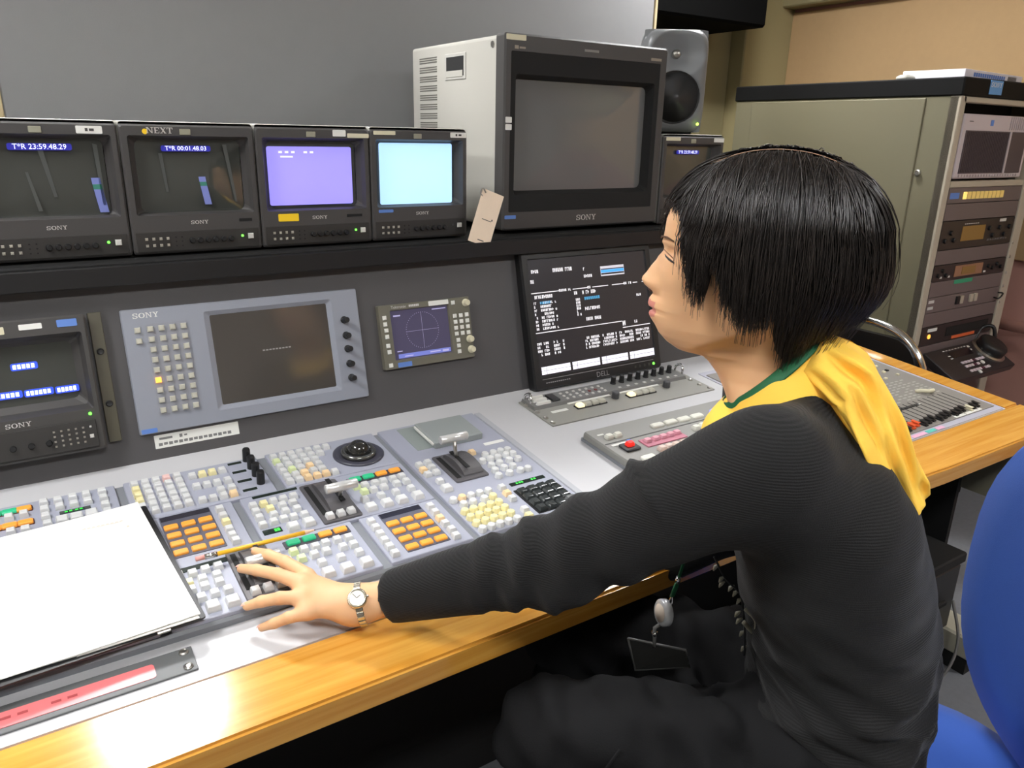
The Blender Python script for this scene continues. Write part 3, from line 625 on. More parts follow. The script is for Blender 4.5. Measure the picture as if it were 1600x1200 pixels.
DISP = M('green_digit_display', (34, 44, 38), .2)
def disp(pl, a, b, v0, v1, seg=None, g=None):
    mkobj('display', rectloft([(a, b, ly(v0), ly(v1), .0195, .0008), (a, b, ly(v0), ly(v1), .0208, .0008)]), DISP, PLATES[pl])
    if seg: mkobj('display_digits', quads([(x, x+.004, ly(v0)+.0025, ly(v1)-.0025) for x in seg], .0212), M('green_digits', (40, 150, 50), .4, emit=(50, 200, 60), estr=.5), PLATES[pl])
for v in (-.107, -.139, -.172, -.204): disp('A', .259, .282, v-.0035, v+.0035)
for v in (-.127, -.156, -.184, -.213): mkobj('rotary_knob', lathe([(.0068, 0), (.0066, .022), (.0055, .0245)], 18), BLACK, PLATES['A'], (.292, ly(v+.022), .0195))
disp('F', .124, .190, -.382, -.371); disp('M', .266, .339, -.236, -.229); disp('M', .253, .281, -.344, -.331, (.270, .2745)); disp('E', .668, .741, -.387, -.377, (.680, .686, .691, .712, .718)); disp('L', .001, .043, -.155, -.146, (.008, .014, .022, .028))
sticker(PLATES['E'], .706, .750, ly(-.236), ly(-.226), WHITE, .0204, 'label_sticker')
# trackball
tb = mkobj('trackball_ring', smooth(lathe([(.046, .0195), (.046, .0225), (.043, .0245), (.036, .0235), (.033, .0225), (.020, .0215)], 48)), M('dark_slate_ring', (66, 66, 76), .3), PLATES['Bk'], (.476, ly(-.166), 0))
bm = bmesh.new(); bmesh.ops.create_uvsphere(bm, u_segments=32, v_segments=18, radius=.0205); me = bpy.data.meshes.new('ball'); bm.to_mesh(me); bm.free(); smooth(me)
mkobj('bezel_ring', smooth(lathe([(.032, .0225), (.0315, .0285), (.027, .0305), (.0235, .029), (.022, .025)], 48)), M('gunmetal', (120, 120, 118), .18, metal=.8), tb)
mkobj('trackball', me, M('dark_ball', (40, 40, 38), .12, spec=.8), tb, (0, 0, .0275))
# lever units
TBAR = M('lever_unit_grey', (84, 82, 84), .4)
def lever(pl, u0, u1, v0, v1, hu0, hu1, hv, hz, sv, buttons=()):
    b = mkobj('lever_unit', rectloft([(u0, u1, ly(v0), ly(v1), .0195, .003), (u0, u1, ly(v0), ly(v1), .0225, .003), (u0+.001, u1-.001, ly(v0)+.001, ly(v1)-.001, .0235, .003)]), TBAR, PLATES[pl])
    w2 = u1-u0; vm = (v0+v1)/2; top = v1-.008; bot = v0+(.022 if buttons else .010); n = 14; V = []; F = []
    for i in range(n+1):                                     # curved slide cover
        a = PI*i/n; y = ly((top+bot)/2)+(top-bot)/2*math.cos(a); z = .0232+.013*math.sin(a)
        V += [(u0+w2*.30, y, z), (u1-w2*.10, y, z)]
    F = [(2*i, 2*i+1, 2*i+3, 2*i+2) for i in range(n)]; F += [tuple(2*i for i in range(n+1)), tuple(2*i+1 for i in range(n+1))[::-1]]
    mkobj('slide_cover', fixn(mesh_from('cover', V, F)), TBAR, b)
    mkobj('slot', boxmesh(w2*.13, (top-bot), .0015), BLACKM, b, (u0+w2*.15, ly((top+bot)/2), .0237))
    sm = [((hu0+hu1)/2, ly(sv), .030), ((hu0+hu1)/2, ly((sv+hv)/2), (.030+hz)/2), ((hu0+hu1)/2, ly(hv), hz)]
    mkobj('lever_stem', tube(sm, .0035, 10), STEEL, b)
    mkobj('lever_slit', boxmesh(w2*.12, (top-bot)*.8, .001), BLACKM, b, ((hu0+hu1)/2, ly((top+bot)/2), .0362))
    mkobj('lever_handle', tube([(hu0, ly(hv), hz), (hu0+.001, ly(hv), hz), (hu1-.001, ly(hv), hz), (hu1, ly(hv), hz)], [.0068, .0078, .0078, .0068], 20), M('silver_handle', (206, 206, 204), .3, metal=.4), b)
    for u in buttons: mkobj('button', CAP, BTN['w'], b, (u, ly(v0+.012), .0232))
lever('M', .342, .405, -.357, -.234, .358, .411, -.318, .058, -.310, (.355, .373, .390))
lever('E', .588, .654, -.336, -.238, .592, .647, -.262, .068, -.276)
lever('F', .190, .246, -.484, -.366, .205, .252, -.425, .040, -.425, (.204, .221, .238))
# memory card lid
b = mkobj('card_well', rectloft([(.580, .716, ly(-.200), ly(-.105), .0195, .002), (.580, .716, ly(-.200), ly(-.105), .0205, .002)]), M('green_grey_well', (138, 146, 142), .5), PLATES['E'])
mkobj('card_lid', rectloft([(.612, .716, ly(-.208), ly(-.118), .0205, .002), (.612, .716, ly(-.208), ly(-.118), .0320, .002), (.614, .714, ly(-.206), ly(-.120), .0335, .002)]), M('green_grey_lid', (142, 148, 146), .5), b)
mkobj('lid_edge', boxmesh(.003, .080, .004), WHITE, b, (.6105, ly(-.163), .028))
# keypad
kp = mkobj('keypad_base', rectloft([(.662, .748, ly(-.480), ly(-.401), .0195, .001), (.662, .748, ly(-.480), ly(-.401), .0212, .001)]), BLACK, PLATES['E'])
KK = capmesh(.0165, .007, .74); KKW = M('smoke_keycap', (52, 56, 56), .12, spec=.9)
for r in range(4):
    for c in range(4):
        if (r, c) == (3, 3): continue
        mkobj('number_key', KK if (r, c) != (3, 2) else KK, KKW, kp, (.674+c*.0205, ly(-.412-r*.0192), .021))
mkobj('wide_key', rectloft([(.7275, .7455, ly(-.478), ly(-.461), .021, .001), (.729, .744, ly(-.476), ly(-.463), .0275, .001)]), M('pale_smoke_keycap', (120, 122, 122), .2), kp)

# ================================================================== lower strip, papers, pencil
t = thing('label_strip', 'dark grey screwed strip with a red label along the desk front', 'strip', desk(0, -.532), DROT)
B(t, 'strip_plate', -.45, .112, -.0215, .0215, 0, .003, M('strip_grey', (96, 98, 98), .5), .0006)
sticker(t, -.30, .067, -.014, .010, M('red_pink_label', (226, 120, 122), .35, spec=.6), .0034, 'red_label', .004)
mkobj('label_print', quads([(-.20+i*.016, -.190+i*.016, -.003, .001) for i in range(13) if i % 3], .0042), M('dark_red_print', (170, 70, 72), .6), t)['kind'] = 'stuff'
for y in (-.0135, .0135): mkobj('screw', SCREW, STEEL, t, (.102, y, .003))
t = thing('clipboard', 'black clipboard lying under the white paper on the switcher', 'clipboard', desk(-.02, -.36, .0295), (DT, 0, math.radians(4)))
mkobj('board', rectloft([(-.16, .145, -.150, .150, 0, .004), (-.16, .145, -.150, .150, .0025, .004)]), BLACK, t)
mkobj('metal_corner', boxmesh(.016, .006, .004, .001), STEEL, t, (.095, -.149, .0015))
t = thing('paper_sheets', 'white script pages lying on the left of the switcher', 'paper', desk(-.02, -.36, .0325), DROT)
def sheet(pts, z, name, mat, lift=.0):
    n, m = 14, 14; V, F = [], []
    a, b, c, d = [np.array(p, float) for p in pts]
    for i in range(n+1):
        for j in range(m+1):
            s, q = i/n, j/m; p = (a*(1-s)+b*s)*(1-q)+(d*(1-s)+c*s)*q
            V.append((p[0], p[1], z+lift*((s-.5)**2*1.5+(q-.4)**2)))
    for i in range(n):
        for j in range(m): F.append((i*(m+1)+j, (i+1)*(m+1)+j, (i+1)*(m+1)+j+1, i*(m+1)+j+1))
    k = len(V); V += [(x, y, zz-.0012) for x, y, zz in V]; F += [tuple(x+k for x in f[::-1]) for f in F]
    return mkobj(name, smooth(fixn(mesh_from('sheet', V, F))), mat, t)
sheet([(-.150, -.145), (.147, -.142), (.122, .160), (-.130, .140)], 0, 'page', PAPER, .004)
o = sheet([(-.155, -.150), (.149, -.138), (.124, .163), (-.130, .144)], .0022, 'page', PAPER, .005)
mkobj('pencil_marks', quads([(.045+i*.006, .049+i*.006, .118, .120) for i in range(9)]+[(-.06, -.055, .05, .055), (.10, .103, .098, .102)], .0060), M('pale_red_marks', (236, 214, 196), .7), t)
p0 = np.array(desk(.149, -.377, .034)); p1 = np.array(desk(.318, -.385, .036)); dv = p1-p0
t = thing('pencil', 'yellow pencil lying across the switcher keys', 'pencil', tuple(p0))
def seg(a, b, r0, r1, name, mat, n=6): mkobj(name, tube([tuple(dv*a), tuple(dv*(a+(b-a)*.5)), tuple(dv*b)], [r0, (r0+r1)/2, r1], n), mat, t)
seg(.17, .90, .0036, .0036, 'painted_barrel', M('pencil_yellow', (240, 180, 40), .35)); seg(.90, .985, .0035, .0012, 'sharpened_wood', M('pencil_wood', (232, 190, 160), .7), 10); seg(.985, 1.0, .0012, .0003, 'lead_point', BLACK)
seg(.07, .17, .0037, .0037, 'ferrule', CHROME, 12); seg(0, .07, .0033, .0035, 'eraser', M('pink_eraser', (224, 160, 150), .8), 12)

# ================================================================== intercom / keyer panel
t = thing('keyer_panel', 'grey rack panel with eight black knobs below the flat screen', 'control panel', desk(.90, -.192), DROT)
KP = M('warm_grey_panel', (146, 145, 138), .45)
mkobj('face_plate', rectloft([(0, .49, 0, .132, -.004, .001), (0, .49, 0, .132, .003, .001)]), KP, t)
md = mkobj('keyer_unit', rectloft([(.006, .472, .078, .132, .002, .001), (.008, .470, .082, .131, .010, .001)]), M('keyer_grey', (112, 112, 110), .45), t)
for i in range(8): mkobj('rotary_knob', lathe([(.0075, 0), (.0073, .003), (.0062, .004), (.0058, .018), (.0048, .0195)], 16), BLACK, md, (.262+i*.0262, .117, .009))
for i in range(8): mkobj('print_block', boxmesh(.008, .006, .0015), PRINT, md, (.262+i*.0262, .092, .0102))
for r in range(3):
    for c in range(7): mkobj('tiny_key', CAPT, M('dark_red_key', (120, 50, 50), .4) if (r, c) == (1, 5) or (r, c) == (1, 4) else PRINT, md, (.105+c*.0185, .090+r*.0135, .0095))
B(md, 'rocker_block', .062, .085, .088, .122, .009, .014, BLACK, .002)
for y in (.090, .106, .120): mkobj('white_lever', rectloft([(.018, .058, y-.005, y+.004, .010, .004), (.020, .056, y-.004, y+.003, .015, .004)]), WHITE, md)
for x in (.012, .478):
    mkobj('handle', tube(bez([(x, .100, .002), (x, .103, .020), (x+.004, .114, .027), (x, .125, .020), (x, .128, .002)], 16), .003, 8), CHROME, t)
for x0, x1 in ((.095, .218), (.232, .372)): B(t, 'label_holder', x0, x1, .072, .0785, .003, .006, WHITE, .001)
for u0 in (.112, .264):
    f = B(t, 'key_block', u0-.012, u0+.074, .043, .061, .003, .006, BLACK, .001)
LKW = rectloft([(-.009, .009, -.008, .008, 0, .003), (-.009, .009, -.008, .008, .004, .003), (-.007, .007, -.006, .006, .0075, .003)])
for u0 in (.112, .264):
    for i in range(4): mkobj('wide_key', LKW, M('stone_keycap', (186, 184, 170), .4) if i else M('lit_cream_key', (255, 240, 200), .3, emit=(255, 235, 180), estr=.4), t, (u0+i*.0205, .052, .005))
for x in (.222, .384): mkobj('rotary_knob', lathe([(.009, 0), (.0088, .014), (.0075, .016)], 16), M('graphite_knob', (70, 70, 72), .4), t, (x, .060, .003))
for x, y in ((.005, .110), (.003, .070), (.003, .038), (.004, .012), (.474, .068), (.474, .036), (.482, .010)): mkobj('screw', SCREW, STEEL, t, (max(.008, x), y, .003))
sticker(t, .036, .080, .050, .060, WHITE, .0034, 'label_sticker')

# ================================================================== grey shot-box with coloured keys
t = thing('shot_box', 'sloped grey key box with red, pink and white keys by the elbow', 'control panel', desk(.920, -.53), DROT)
SB = M('shotbox_grey', (142, 141, 136), .45)
mkobj('housing', rectloft([(0, .50, 0, .262, 0, .003), (0, .50, 0, .262, .016, .003), (.002, .498, .002, .260, .020, .003)]), SB, t)
mkobj('housing_base', rectloft([(-.003, .503, -.003, .265, 0, .003), (-.003, .503, -.003, .265, .006, .003)]), PLATE_D, t)
B(t, 'raised_panel', .004, .496, .195, .198, .020, .0206, DGREY)
WK2 = rectloft([(-.0085, .0085, -.007, .007, 0, .003), (-.0085, .0085, -.007, .007, .005, .003), (-.0065, .0065, -.005, .005, .009, .003)])
WK3 = rectloft([(-.016, .016, -.008, .008, 0, .004), (-.016, .016, -.008, .008, .004, .004), (-.014, .014, -.006, .006, .006, .004)])
def sk(name, me, mat, L):
    for u, v in L: mkobj(name, me, mat, t, (u/1000-.920, v/1000+.53, .0198))
IV = M('ivory_keycap', (226, 226, 214), .35)
sk('ivory_key', WK2, IV, [(949,-314),(971,-315),(951,-435),(974,-432),(1148,-360),(1170,-358),(1191,-357),(1211,-356)])
sk('long_key', WK3, IV, [(1081,-314),(1119,-314),(1157,-315),(1196,-316),(965,-414)])
sk('blue_key', WK2, M('blue_lit_keycap', (150, 160, 240), .35, emit=(140, 150, 255), estr=.2), [(1247,-317),(1266,-318),(1286,-319)])
B(t, 'pink_key_bed', .076, .184, .150, .180, .020, .0225, M('rose_key_bed', (196, 120, 140), .5))
sk('pink_key', WK2, M('rose_keycap', (226, 160, 176), .35), [(1009,-362),(1031,-362),(1052,-362),(1073,-361),(1092,-360)])
sk('blush_key', WK2, M('blush_keycap', (222, 200, 188), .35), [(1014,-399),(1033,-399),(1052,-399),(1072,-399),(1091,-398),(1016,-418)])
B(t, 'red_key_well', .022, .058, .150, .180, .020, .026, BLACK, .002); mkobj('red_key', WK2, M('red_lit_keycap', (235, 60, 50), .3, emit=(255, 40, 30), estr=.25), t, (.040, .166, .025))
sticker(t, .012, .050, .183, .190, WHITE, .0206, 'label_sticker'); sticker(t, .014, .030, .232, .237, WHITE, .0206, 'label_sticker'); sticker(t, .056, .066, .187, .195, BLUE, .0206)

# ================================================================== audio mixer in the right end of the desk
t = thing('audio_mixer', 'grey audio mixer with black and orange faders at the right end', 'mixer', desk(1.34, -.575), DROT)
mkobj('border_frame', rectloft([(.09, .665, -.006, .478, -.004, .002), (.09, .665, -.006, .478, .002, .002)]), M('lavender_grey_border', (176, 176, 188), .45), t)
mkobj('mixer_surface', rectloft([(.098, .650, .010, .458, .001, .002), (.098, .650, .010, .458, .004, .002)]), M('mixer_grey', (132, 128, 122), .5), t)
fc = rectloft([(-.0055, .0055, -.011, .011, 0, .001), (-.0055, .0055, -.011, .011, .003, .001), (-.0045, .0045, -.003, .003, .005, .001), (-.0055, .0055, -.010, .010, .009, .001)])
for i in range(17):
    x = .245+i*.0222; mm = M('orange_fader', (226, 88, 40), .45) if i in (3, 4) else (CREAM if i == 14 else BLACK)
    mkobj('fader_slot', boxmesh(.0022, .095, .0008), BLACKM, t, (x, .070, .0042)); mkobj('fader_cap', fc, mm, t, (x, .030+.004*math.sin(i*2.1), .0042))
rects = []
for i in range(17):
    for j in range(9):
        if rng.random() < .8: rects.append((.238+i*.0222, .252+i*.0222, .125+j*.011, .1295+j*.011))
mkobj('fader_grid_lines', quads(rects, .0045), M('pale_grid', (168, 166, 158), .6), t)
kk = capmesh(.0085, .004)
for i in range(16):
    for j in range(5):
        if rng.random() < .75: mkobj('mixer_key', kk, CREAM if rng.random() < .7 else BLACK, t, (.30+i*.0205, .240+j*.032+.004*(i % 2), .0038))
for x0, x1, y in ((.40, .55, .292), (.44, .60, .335), (.30, .46, .100)): B(t, 'dark_readout', x0, x1, y-.004, y+.004, .004, .0055, BLACK)
B(t, 'white_ruler', .36, .47, .098, .1005, .004, .0055, WHITE); 
for x0, x1 in ((.474, .519), (.523, .595)): sticker(t, x0, x1, .011, .019, WHITE, .0044, 'label_sticker')
mkobj('phone_rest', tube(bez([(.535, .150, .006), (.540, .138, .012), (.555, .128, .012), (.575, .130, .010), (.59, .135, .006)], 16), .005, 8), CREAM, t)
for x0, x1, mm in ((.268, .323, M('pink_tape', (222, 170, 196), .6)), (.327, .363, M('teal_tape', (90, 190, 176), .6)), (.367, .397, M('pink_tape', (222, 170, 196), .6))): sticker(t, x0, x1, -.005, .005, mm, .0026, 'tape_piece')

# ================================================================== equipment rack at the right
RX, RY = 2.529, 1.341
t = thing('equipment_rack', 'tall khaki equipment rack with black top at the right', 'rack', (RX, RY, 0))
RK = M('khaki_rack_paint', (114, 109, 87), .5, var=.03); RKF = M('pale_rack_frame', (176, 166, 148), .5)
B(t, 'side_panel', 0, .022, .0, .885, .04, 1.50, RK, .003)
B(t, 'side_door', -.006, .004, .105, .80, .10, 1.495, RK, .002)
lk = mkobj('door_lock', lathe([(.011, 0), (.011, .004), (.007, .005), (.006, .002)], 18), STEEL, t, (-.006, .088, 1.265), (0, -PI/2, 0))
B(t, 'far_side_panel', .56, .582, 0, .885, .04, 1.50, RK, .003)
B(t, 'back_panel', .022, .56, .86, .88, .04, 1.5, BLACKM); B(t, 'inner_dark', .03, .55, .10, .11, .04, 1.50, BLACKM)
B(t, 'top_cap', -.004, .588, -.008, .892, 1.50, 1.555, M('satin_black_cap', (13, 13, 13), .7, spec=.2), .004)
B(t, 'base', 0, .582, 0, .885, 0, .04, BLACKM)
B(t, 'front_post', 0, .020, -.006, .03, .04, 1.50, RKF, .002); B(t, 'front_post', .022, .038, -.002, .03, .04, 1.50, RKF, .002)
B(t, 'front_post', .528, .582, -.006, .03, .04, 1.50, RKF, .002)
B(t, 'top_rail', .020, .56, -.002, .03, 1.482, 1.50, RKF, .002)
bl = B(t, 'blue_badge', .150, .228, -.0095, -.008, 1.510, 1.552, M('blue_badge', (92, 150, 205), .5)); mkobj('badge_lettering', serif('SONY', .014), WHITE, bl, (0, -.0012, .008), YROT)
for z in (1.22, 1.02, .97, .91, .86, .80, .70): mkobj('rack_screw', SCREW, STEEL, t, (.540, -.006, z), YROT)
GP = M('mauve_grey_panel', (104, 92, 90), .5, var=.03)
def unit(name, label, cat, z0, z1, mat, depth=.35, x0=.042, x1=.526):
    o = thing(name, label, cat, (RX+x0, RY, z0), YROT, 'units in the equipment rack')
    mkobj('face_plate', rectloft([(0, x1-x0, 0, z1-z0-.001, -.012, .001), (0, x1-x0, 0, z1-z0-.001, 0, .001), (.0008, x1-x0-.0008, .0008, z1-z0-.0018, .0012, .001)]), mat, o)
    B(o, 'chassis', .012, x1-x0-.012, .002, z1-z0-.003, -min(depth, .095), -.012, BLACK)
    return o
# computer
o = thing('rack_computer', 'pale grey computer with dark grille at the top of the rack', 'computer', (RX+.055, RY, 1.250), YROT)
PCG = M('pale_lilac_grey_case', (196, 184, 186), .5)
B(o, 'case_front', 0, .445, 0, .200, -.09, -.002, PCG, .004)
g = B(o, 'grille_panel', .022, .425, .016, .150, -.004, .0005, M('plum_grey_grille', (74, 64, 70), .5), .001)
for i in range(26): mkobj('grille_bar', boxmesh(.003, .126, .0018), M('plum_dark_bar', (60, 52, 58), .5), g, (-.192+i*.0105, 0, .003))
mkobj('grille_divider', boxmesh(.010, .134, .004), PCG, g, (.085, 0, .003))
for i in range(9): mkobj('vent_rib', boxmesh(.004, .040, .002), M('rib_grey', (170, 158, 160), .5), o, (.30+i*.014, .176, -.001))
B(o, 'blue_mark', .168, .184, .166, .184, -.002, 0, BLUE); mkobj('case_print', quads([(.03, .055, .176, .179)], 0), DGREY, o)
for i in range(22): mkobj('lower_vent', boxmesh(.006, .007, .002), M('rib_grey', (170, 158, 160), .5), o, (.030+i*.018, .009, -.0008))
o = thing('rack_shelf_lip', 'pale shelf lip under the rack computer', 'shelf', (RX+.04, RY, 1.222), YROT); B(o, 'lip', 0, .488, 0, .020, -.08, .002, RKF, .002); B(o, 'shelf_tray', .01, .478, .002, .006, -.095, -.08, RKF)
o = unit('distribution_unit', 'mauve-grey rack unit with a row of yellow lamps', 'rack unit', 1.172, 1.222, GP)
sticker(o, .010, .066, .014, .034, BLUE, .0016)
for i in range(10): mkobj('yellow_lamp', boxmesh(.022, .024, .003, .001), M('yellow_lamp', (220, 190, 110), .4, emit=(255, 215, 120), estr=.06) if i else M('bright_lamp', (255, 220, 130), .4, emit=(255, 215, 110), estr=.3), o, (.102+i*.0272, .024, .002))
unit('blank_plate', 'plain mauve-grey blank plate under the yellow lamp unit', 'rack plate', 1.116, 1.171, GP)
o = unit('tape_deck', 'black tape deck with amber display in upper rack', 'tape deck', 1.020, 1.115, M('deck_black', (44, 38, 38), .4))
AMB = M('amber_display', (120, 92, 50), .3, emit=(140, 100, 40), estr=.06)
B(o, 'display', .130, .282, .024, .074, .001, .003, AMB, .001)
for x, y in ((.03, .03), (.06, .055), (.085, .03), (.31, .06), (.34, .035), (.38, .06), (.42, .035), (.45, .06)): mkobj('deck_knob', cylm(.008, .008, 14), BLACK, o, (x, y, .001))
for i in range(8): mkobj('deck_key', boxmesh(.012, .006, .003), M('grey_key', (96, 92, 92), .5), o, (.315+i*.018, .020, .002))
sticker(o, .375, .42, .080, .090, PRINT, .0016, 'label_sticker'); mkobj('deck_print', quads([(.14+i*.012, .149+i*.012, .080, .083) for i in range(8)], .0016), PRINT, o)
unit('blank_plate', 'plain mauve-grey blank plate between the two tape decks', 'rack plate', .970, 1.019, GP)
o = unit('tape_deck', 'slim black deck with copper display above the green tag', 'tape deck', .914, .969, M('deck_black', (44, 38, 38), .4))
B(o, 'display', .135, .320, .008, .046, .001, .003, M('copper_panel', (150, 110, 84), .4)); B(o, 'display_window', .18, .27, .014, .040, .003, .004, AMB)
for x, y in ((.03, .02), (.055, .035), (.08, .018), (.36, .03), (.39, .022), (.42, .034), (.45, .022)): mkobj('deck_knob', cylm(.007, .008, 14), BLACK, o, (x, y, .001))
for x in (.05, .10, .34): mkobj('deck_key', boxmesh(.012, .006, .003), PRINT, o, (x, .012, .002))
o = unit('blank_plate', 'mauve-grey rack plate with a green tag', 'rack plate', .860, .913, GP); sticker(o, .146, .268, .036, .050, M('green_tag', (50, 150, 110), .6), .0016)
o = unit('patch_unit', 'mauve-grey rack unit with a latch and two square switches', 'rack unit', .806, .859, GP)
for x in (.19, .215, .28, .31): B(o, 'switch', x-.010, x+.010, .016, .044, .001, .008, RKF if x != .19 else BLACK, .001)
for y in (.012, .034): B(o, 'corner_mark', .006, .040, y, y+.010, .001, .002, PRINT)
mkobj('side_latch', tube(bez([(.455, .014, .002), (.455, .014, .02), (.478, .03, .02), (.478, .03, .002)], 12), .003, 6), BLACK, o)
unit('blank_plate', 'plain mauve-grey blank plate above the lowest deck', 'rack plate', .757, .805, GP)
o = unit('tape_deck', 'lowest black deck with an orange strip, above the controller', 'tape deck', .690, .756, M('deck_black', (44, 38, 38), .4))
sticker(o, .037, .096, .046, .058, WHITE, .0016, 'label_sticker'); mkobj('orange_lamp', cylm(.008, .003, 14), M('orange_lamp', (250, 170, 80), .4, emit=(255, 160, 60), estr=.8), o, (.05, .03, .001))
B(o, 'cassette_slot', .16, .45, .018, .050, .001, .0025, BLACKM); B(o, 'orange_strip', .205, .36, .004, .014, .001, .004, M('orange_strip', (220, 104, 60), .5))
unit('blank_plate', 'large plain plate in the bottom of the rack', 'rack plate', .30, .688, GP)
# controller pulled out of the rack
ca = math.radians(29)
t = thing('deck_controller', 'black tape deck controller with jog dial jutting from rack', 'controller', (RX+.06, 1.205, .600), (ca, 0, 0))
B(t, 'housing', 0, .412, 0, .142, -.03, 0, M('controller_black', (40, 36, 38), .4), .003)
mkobj('jog_rim', lathe([(.062, 0), (.062, .006), (.054, .010), (.050, .010)], 36), STEEL, t, (.345, .085, 0)); mkobj('jog_dial', smooth(lathe([(.051, 0), (.051, .030), (.046, .036), (.010, .034)], 36)), BLACK, t, (.345, .085, .004))
ky = M('pale_pink_key', (214, 200, 206), .4)
for r, n in ((.062, 8), (.044, 5), (.022, 7)):
    for i in range(n): mkobj('controller_key', boxmesh(.014, .010, .004, .001), ky if (i*7+int(r*1000)) % 5 else M('plum_key', (90, 50, 66), .4), t, (.135+i*.0195, r, .002))
mkobj('round_key', cylm(.008, .004, 14), WHITE, t, (.245, .045, 0)); mkobj('round_key', cylm(.007, .004, 14), WHITE, t, (.175, .010, 0))
B(t, 'readout', .12, .255, .090, .120, 0, .001, M('dark_readout', (30, 22, 26), .2)); mkobj('controller_print', quads([(.10+i*.02, .112+i*.02, .126, .129) for i in range(9)]+[(.10, .115, .088, .092), (.10, .115, .100, .104), (.26, .275, .12, .128), (.26, .27, .105, .112)], .0006), PRINT, t)
mkobj('arm_bracket', tube(bez([(.36, .15, -.01), (.40, .17, .03), (.42, .15, .05), (.425, .12, .02), (.42, .10, -.02)], 20), .007, 8), BLACK, t)
# papers and flat equipment on the top of the rack
t = thing('white_box', 'thin white printed box lying on top of the rack', 'box', (RX+.30, RY+.16, 1.555), (0, 0, math.radians(4)))
B(t, 'carton', -.22, .22, -.10, .10, 0, .030, M('white_carton', (226, 222, 230), .6), .001); mkobj('carton_print', quads([(-.16+i*.016, -.147+i*.016, .010, .022) for i in range(15)], .1008), BLUE, t, rot=YROT)
mkobj('carton_print', quads([(.10+i*.006, .103+i*.006, .006, .024) for i in range(12)], .1009), DGREY, t, rot=YROT)
t = thing('white_mouse', 'small white rounded remote lying on the black rack top', 'remote', (RX-.02+.09, RY+.22, 1.555))
mkobj('remote_shell', smooth(rectloft([(-.05, .05, -.02, .02, 0, .015), (-.05, .05, -.02, .02, .010, .015), (-.04, .04, -.012, .012, .016, .01)], True, True, 5)), CAB, t); B(t, 'remote_key', -.02, .0, -.006, .006, .0155, .0175, DGREY, .001)

# ================================================================== chrome chair beyond the desk end
t = thing('chrome_chair', 'black padded chair with chrome tube frame behind the desk end', 'chair', (2.2, 1.33, 0), (0, 0, PI/2))
arc = bez([(-.215, 0, .44), (-.213, 0, .66), (-.195, 0, .745), (-.12, 0, .812), (0, 0, .832), (.12, 0, .812), (.195, 0, .745), (.213, 0, .66), (.215, 0, .44)], 50)
mkobj('back_frame', tube(arc, .0125, 12), CHROME, t)
mkobj('backrest', rectloft([(-.195, .195, .50, .80, -.02, .09), (-.195, .195, .50, .80, .0, .09), (-.18, .18, .515, .785, .015, .08)], True, True, 6), BLACK, t, (0, 0, 0), YROT)
mkobj('seat', rectloft([(-.195, .195, -.285, -.02, .42, .05), (-.195, .195, -.285, -.02, .455, .05), (-.18, .18, -.27, -.035, .47, .04)], True, True, 5), BLACK, t)
for sx in (-1, 1):
    mkobj('leg', tube([(sx*.215, 0, .45), (sx*.215, .03, .25), (sx*.215, .05, .0)], .0125, 10), CHROME, t); mkobj('leg', tube([(sx*.20, -.02, .43), (sx*.203, -.24, .42), (sx*.206, -.27, .37), (sx*.21, -.285, 0)], .0125, 10), CHROME, t)

# ================================================================== blue swivel chair
CH = Vector((.93, .43, 0)); BLU = M('blue_upholstery', (52, 98, 190), .8, var=.04, vscale=30, bump=.25, bscale=900, sheen=.1)
t = thing('swivel_chair', 'blue upholstered swivel chair under the seated person', 'chair', tuple(CH))
def ovalpad(a, b, th, n=40, m=6, dish=.0):
    V, F = [], []
    prof = [(.0, -1), (.7, -1), (.93, -.8), (1, -.2), (1, .25), (.95, .7), (.8, .95), (.5, 1), (0, 1)]
    for s, z in prof[1:-1]:
        for j in range(n):
            q = 2*PI*j/n; e = 2/2.6; x = a*s*math.copysign(abs(math.cos(q))**e, math.cos(q)); y = b*s*math.copysign(abs(math.sin(q))**e, math.sin(q)); V.append((x, y, z*th/2+dish*(x/a)**2))
    k = len(prof)-2
    for i in range(k-1):
        for j in range(n): F.append((i*n+j, i*n+(j+1) % n, (i+1)*n+(j+1) % n, (i+1)*n+j))
    F.append(tuple(range(n))[::-1]); F.append(tuple((k-1)*n+j for j in range(n)))
    return smooth(fixn(mesh_from('pad', V, F)))
yaw = math.atan2(.787, -.617)-PI/2
mkobj('seat', ovalpad(.245, .235, .075), BLU, t, (.03, -.02, .435), (0, 0, yaw))
bc = Vector((1.150, .300, .735))-CH
mkobj('backrest', ovalpad(.225, .27, .07, dish=-.035), BLU, t, tuple(bc), (PI/2, 0, math.radians(51)))
mkobj('backrest_stem', tube(bez([(.08, -.05, .40), (.20, -.14, .39), (bc.x+.04, bc.y-.04, .45), (bc.x+.04, bc.y-.04, .62)], 20), .016, 8), BLACK, t)
mkobj('gas_lift', lathe([(.028, .08), (.028, .25), (.018, .25), (.018, .42)], 16), BLACK, t)
for k in range(5):
    a = 2*PI*k/5+.3; mkobj('base_leg', tube([(0, 0, .10), (.15*math.cos(a), .15*math.sin(a), .09), (.28*math.cos(a), .28*math.sin(a), .065)], [.022, .018, .014], 8), BLACK, t)
    mkobj('caster', lathe([(.025, -.02), (.025, .02)], 16), BLACK, t, (.28*math.cos(a), .28*math.sin(a), .026), (PI/2, 0, a))

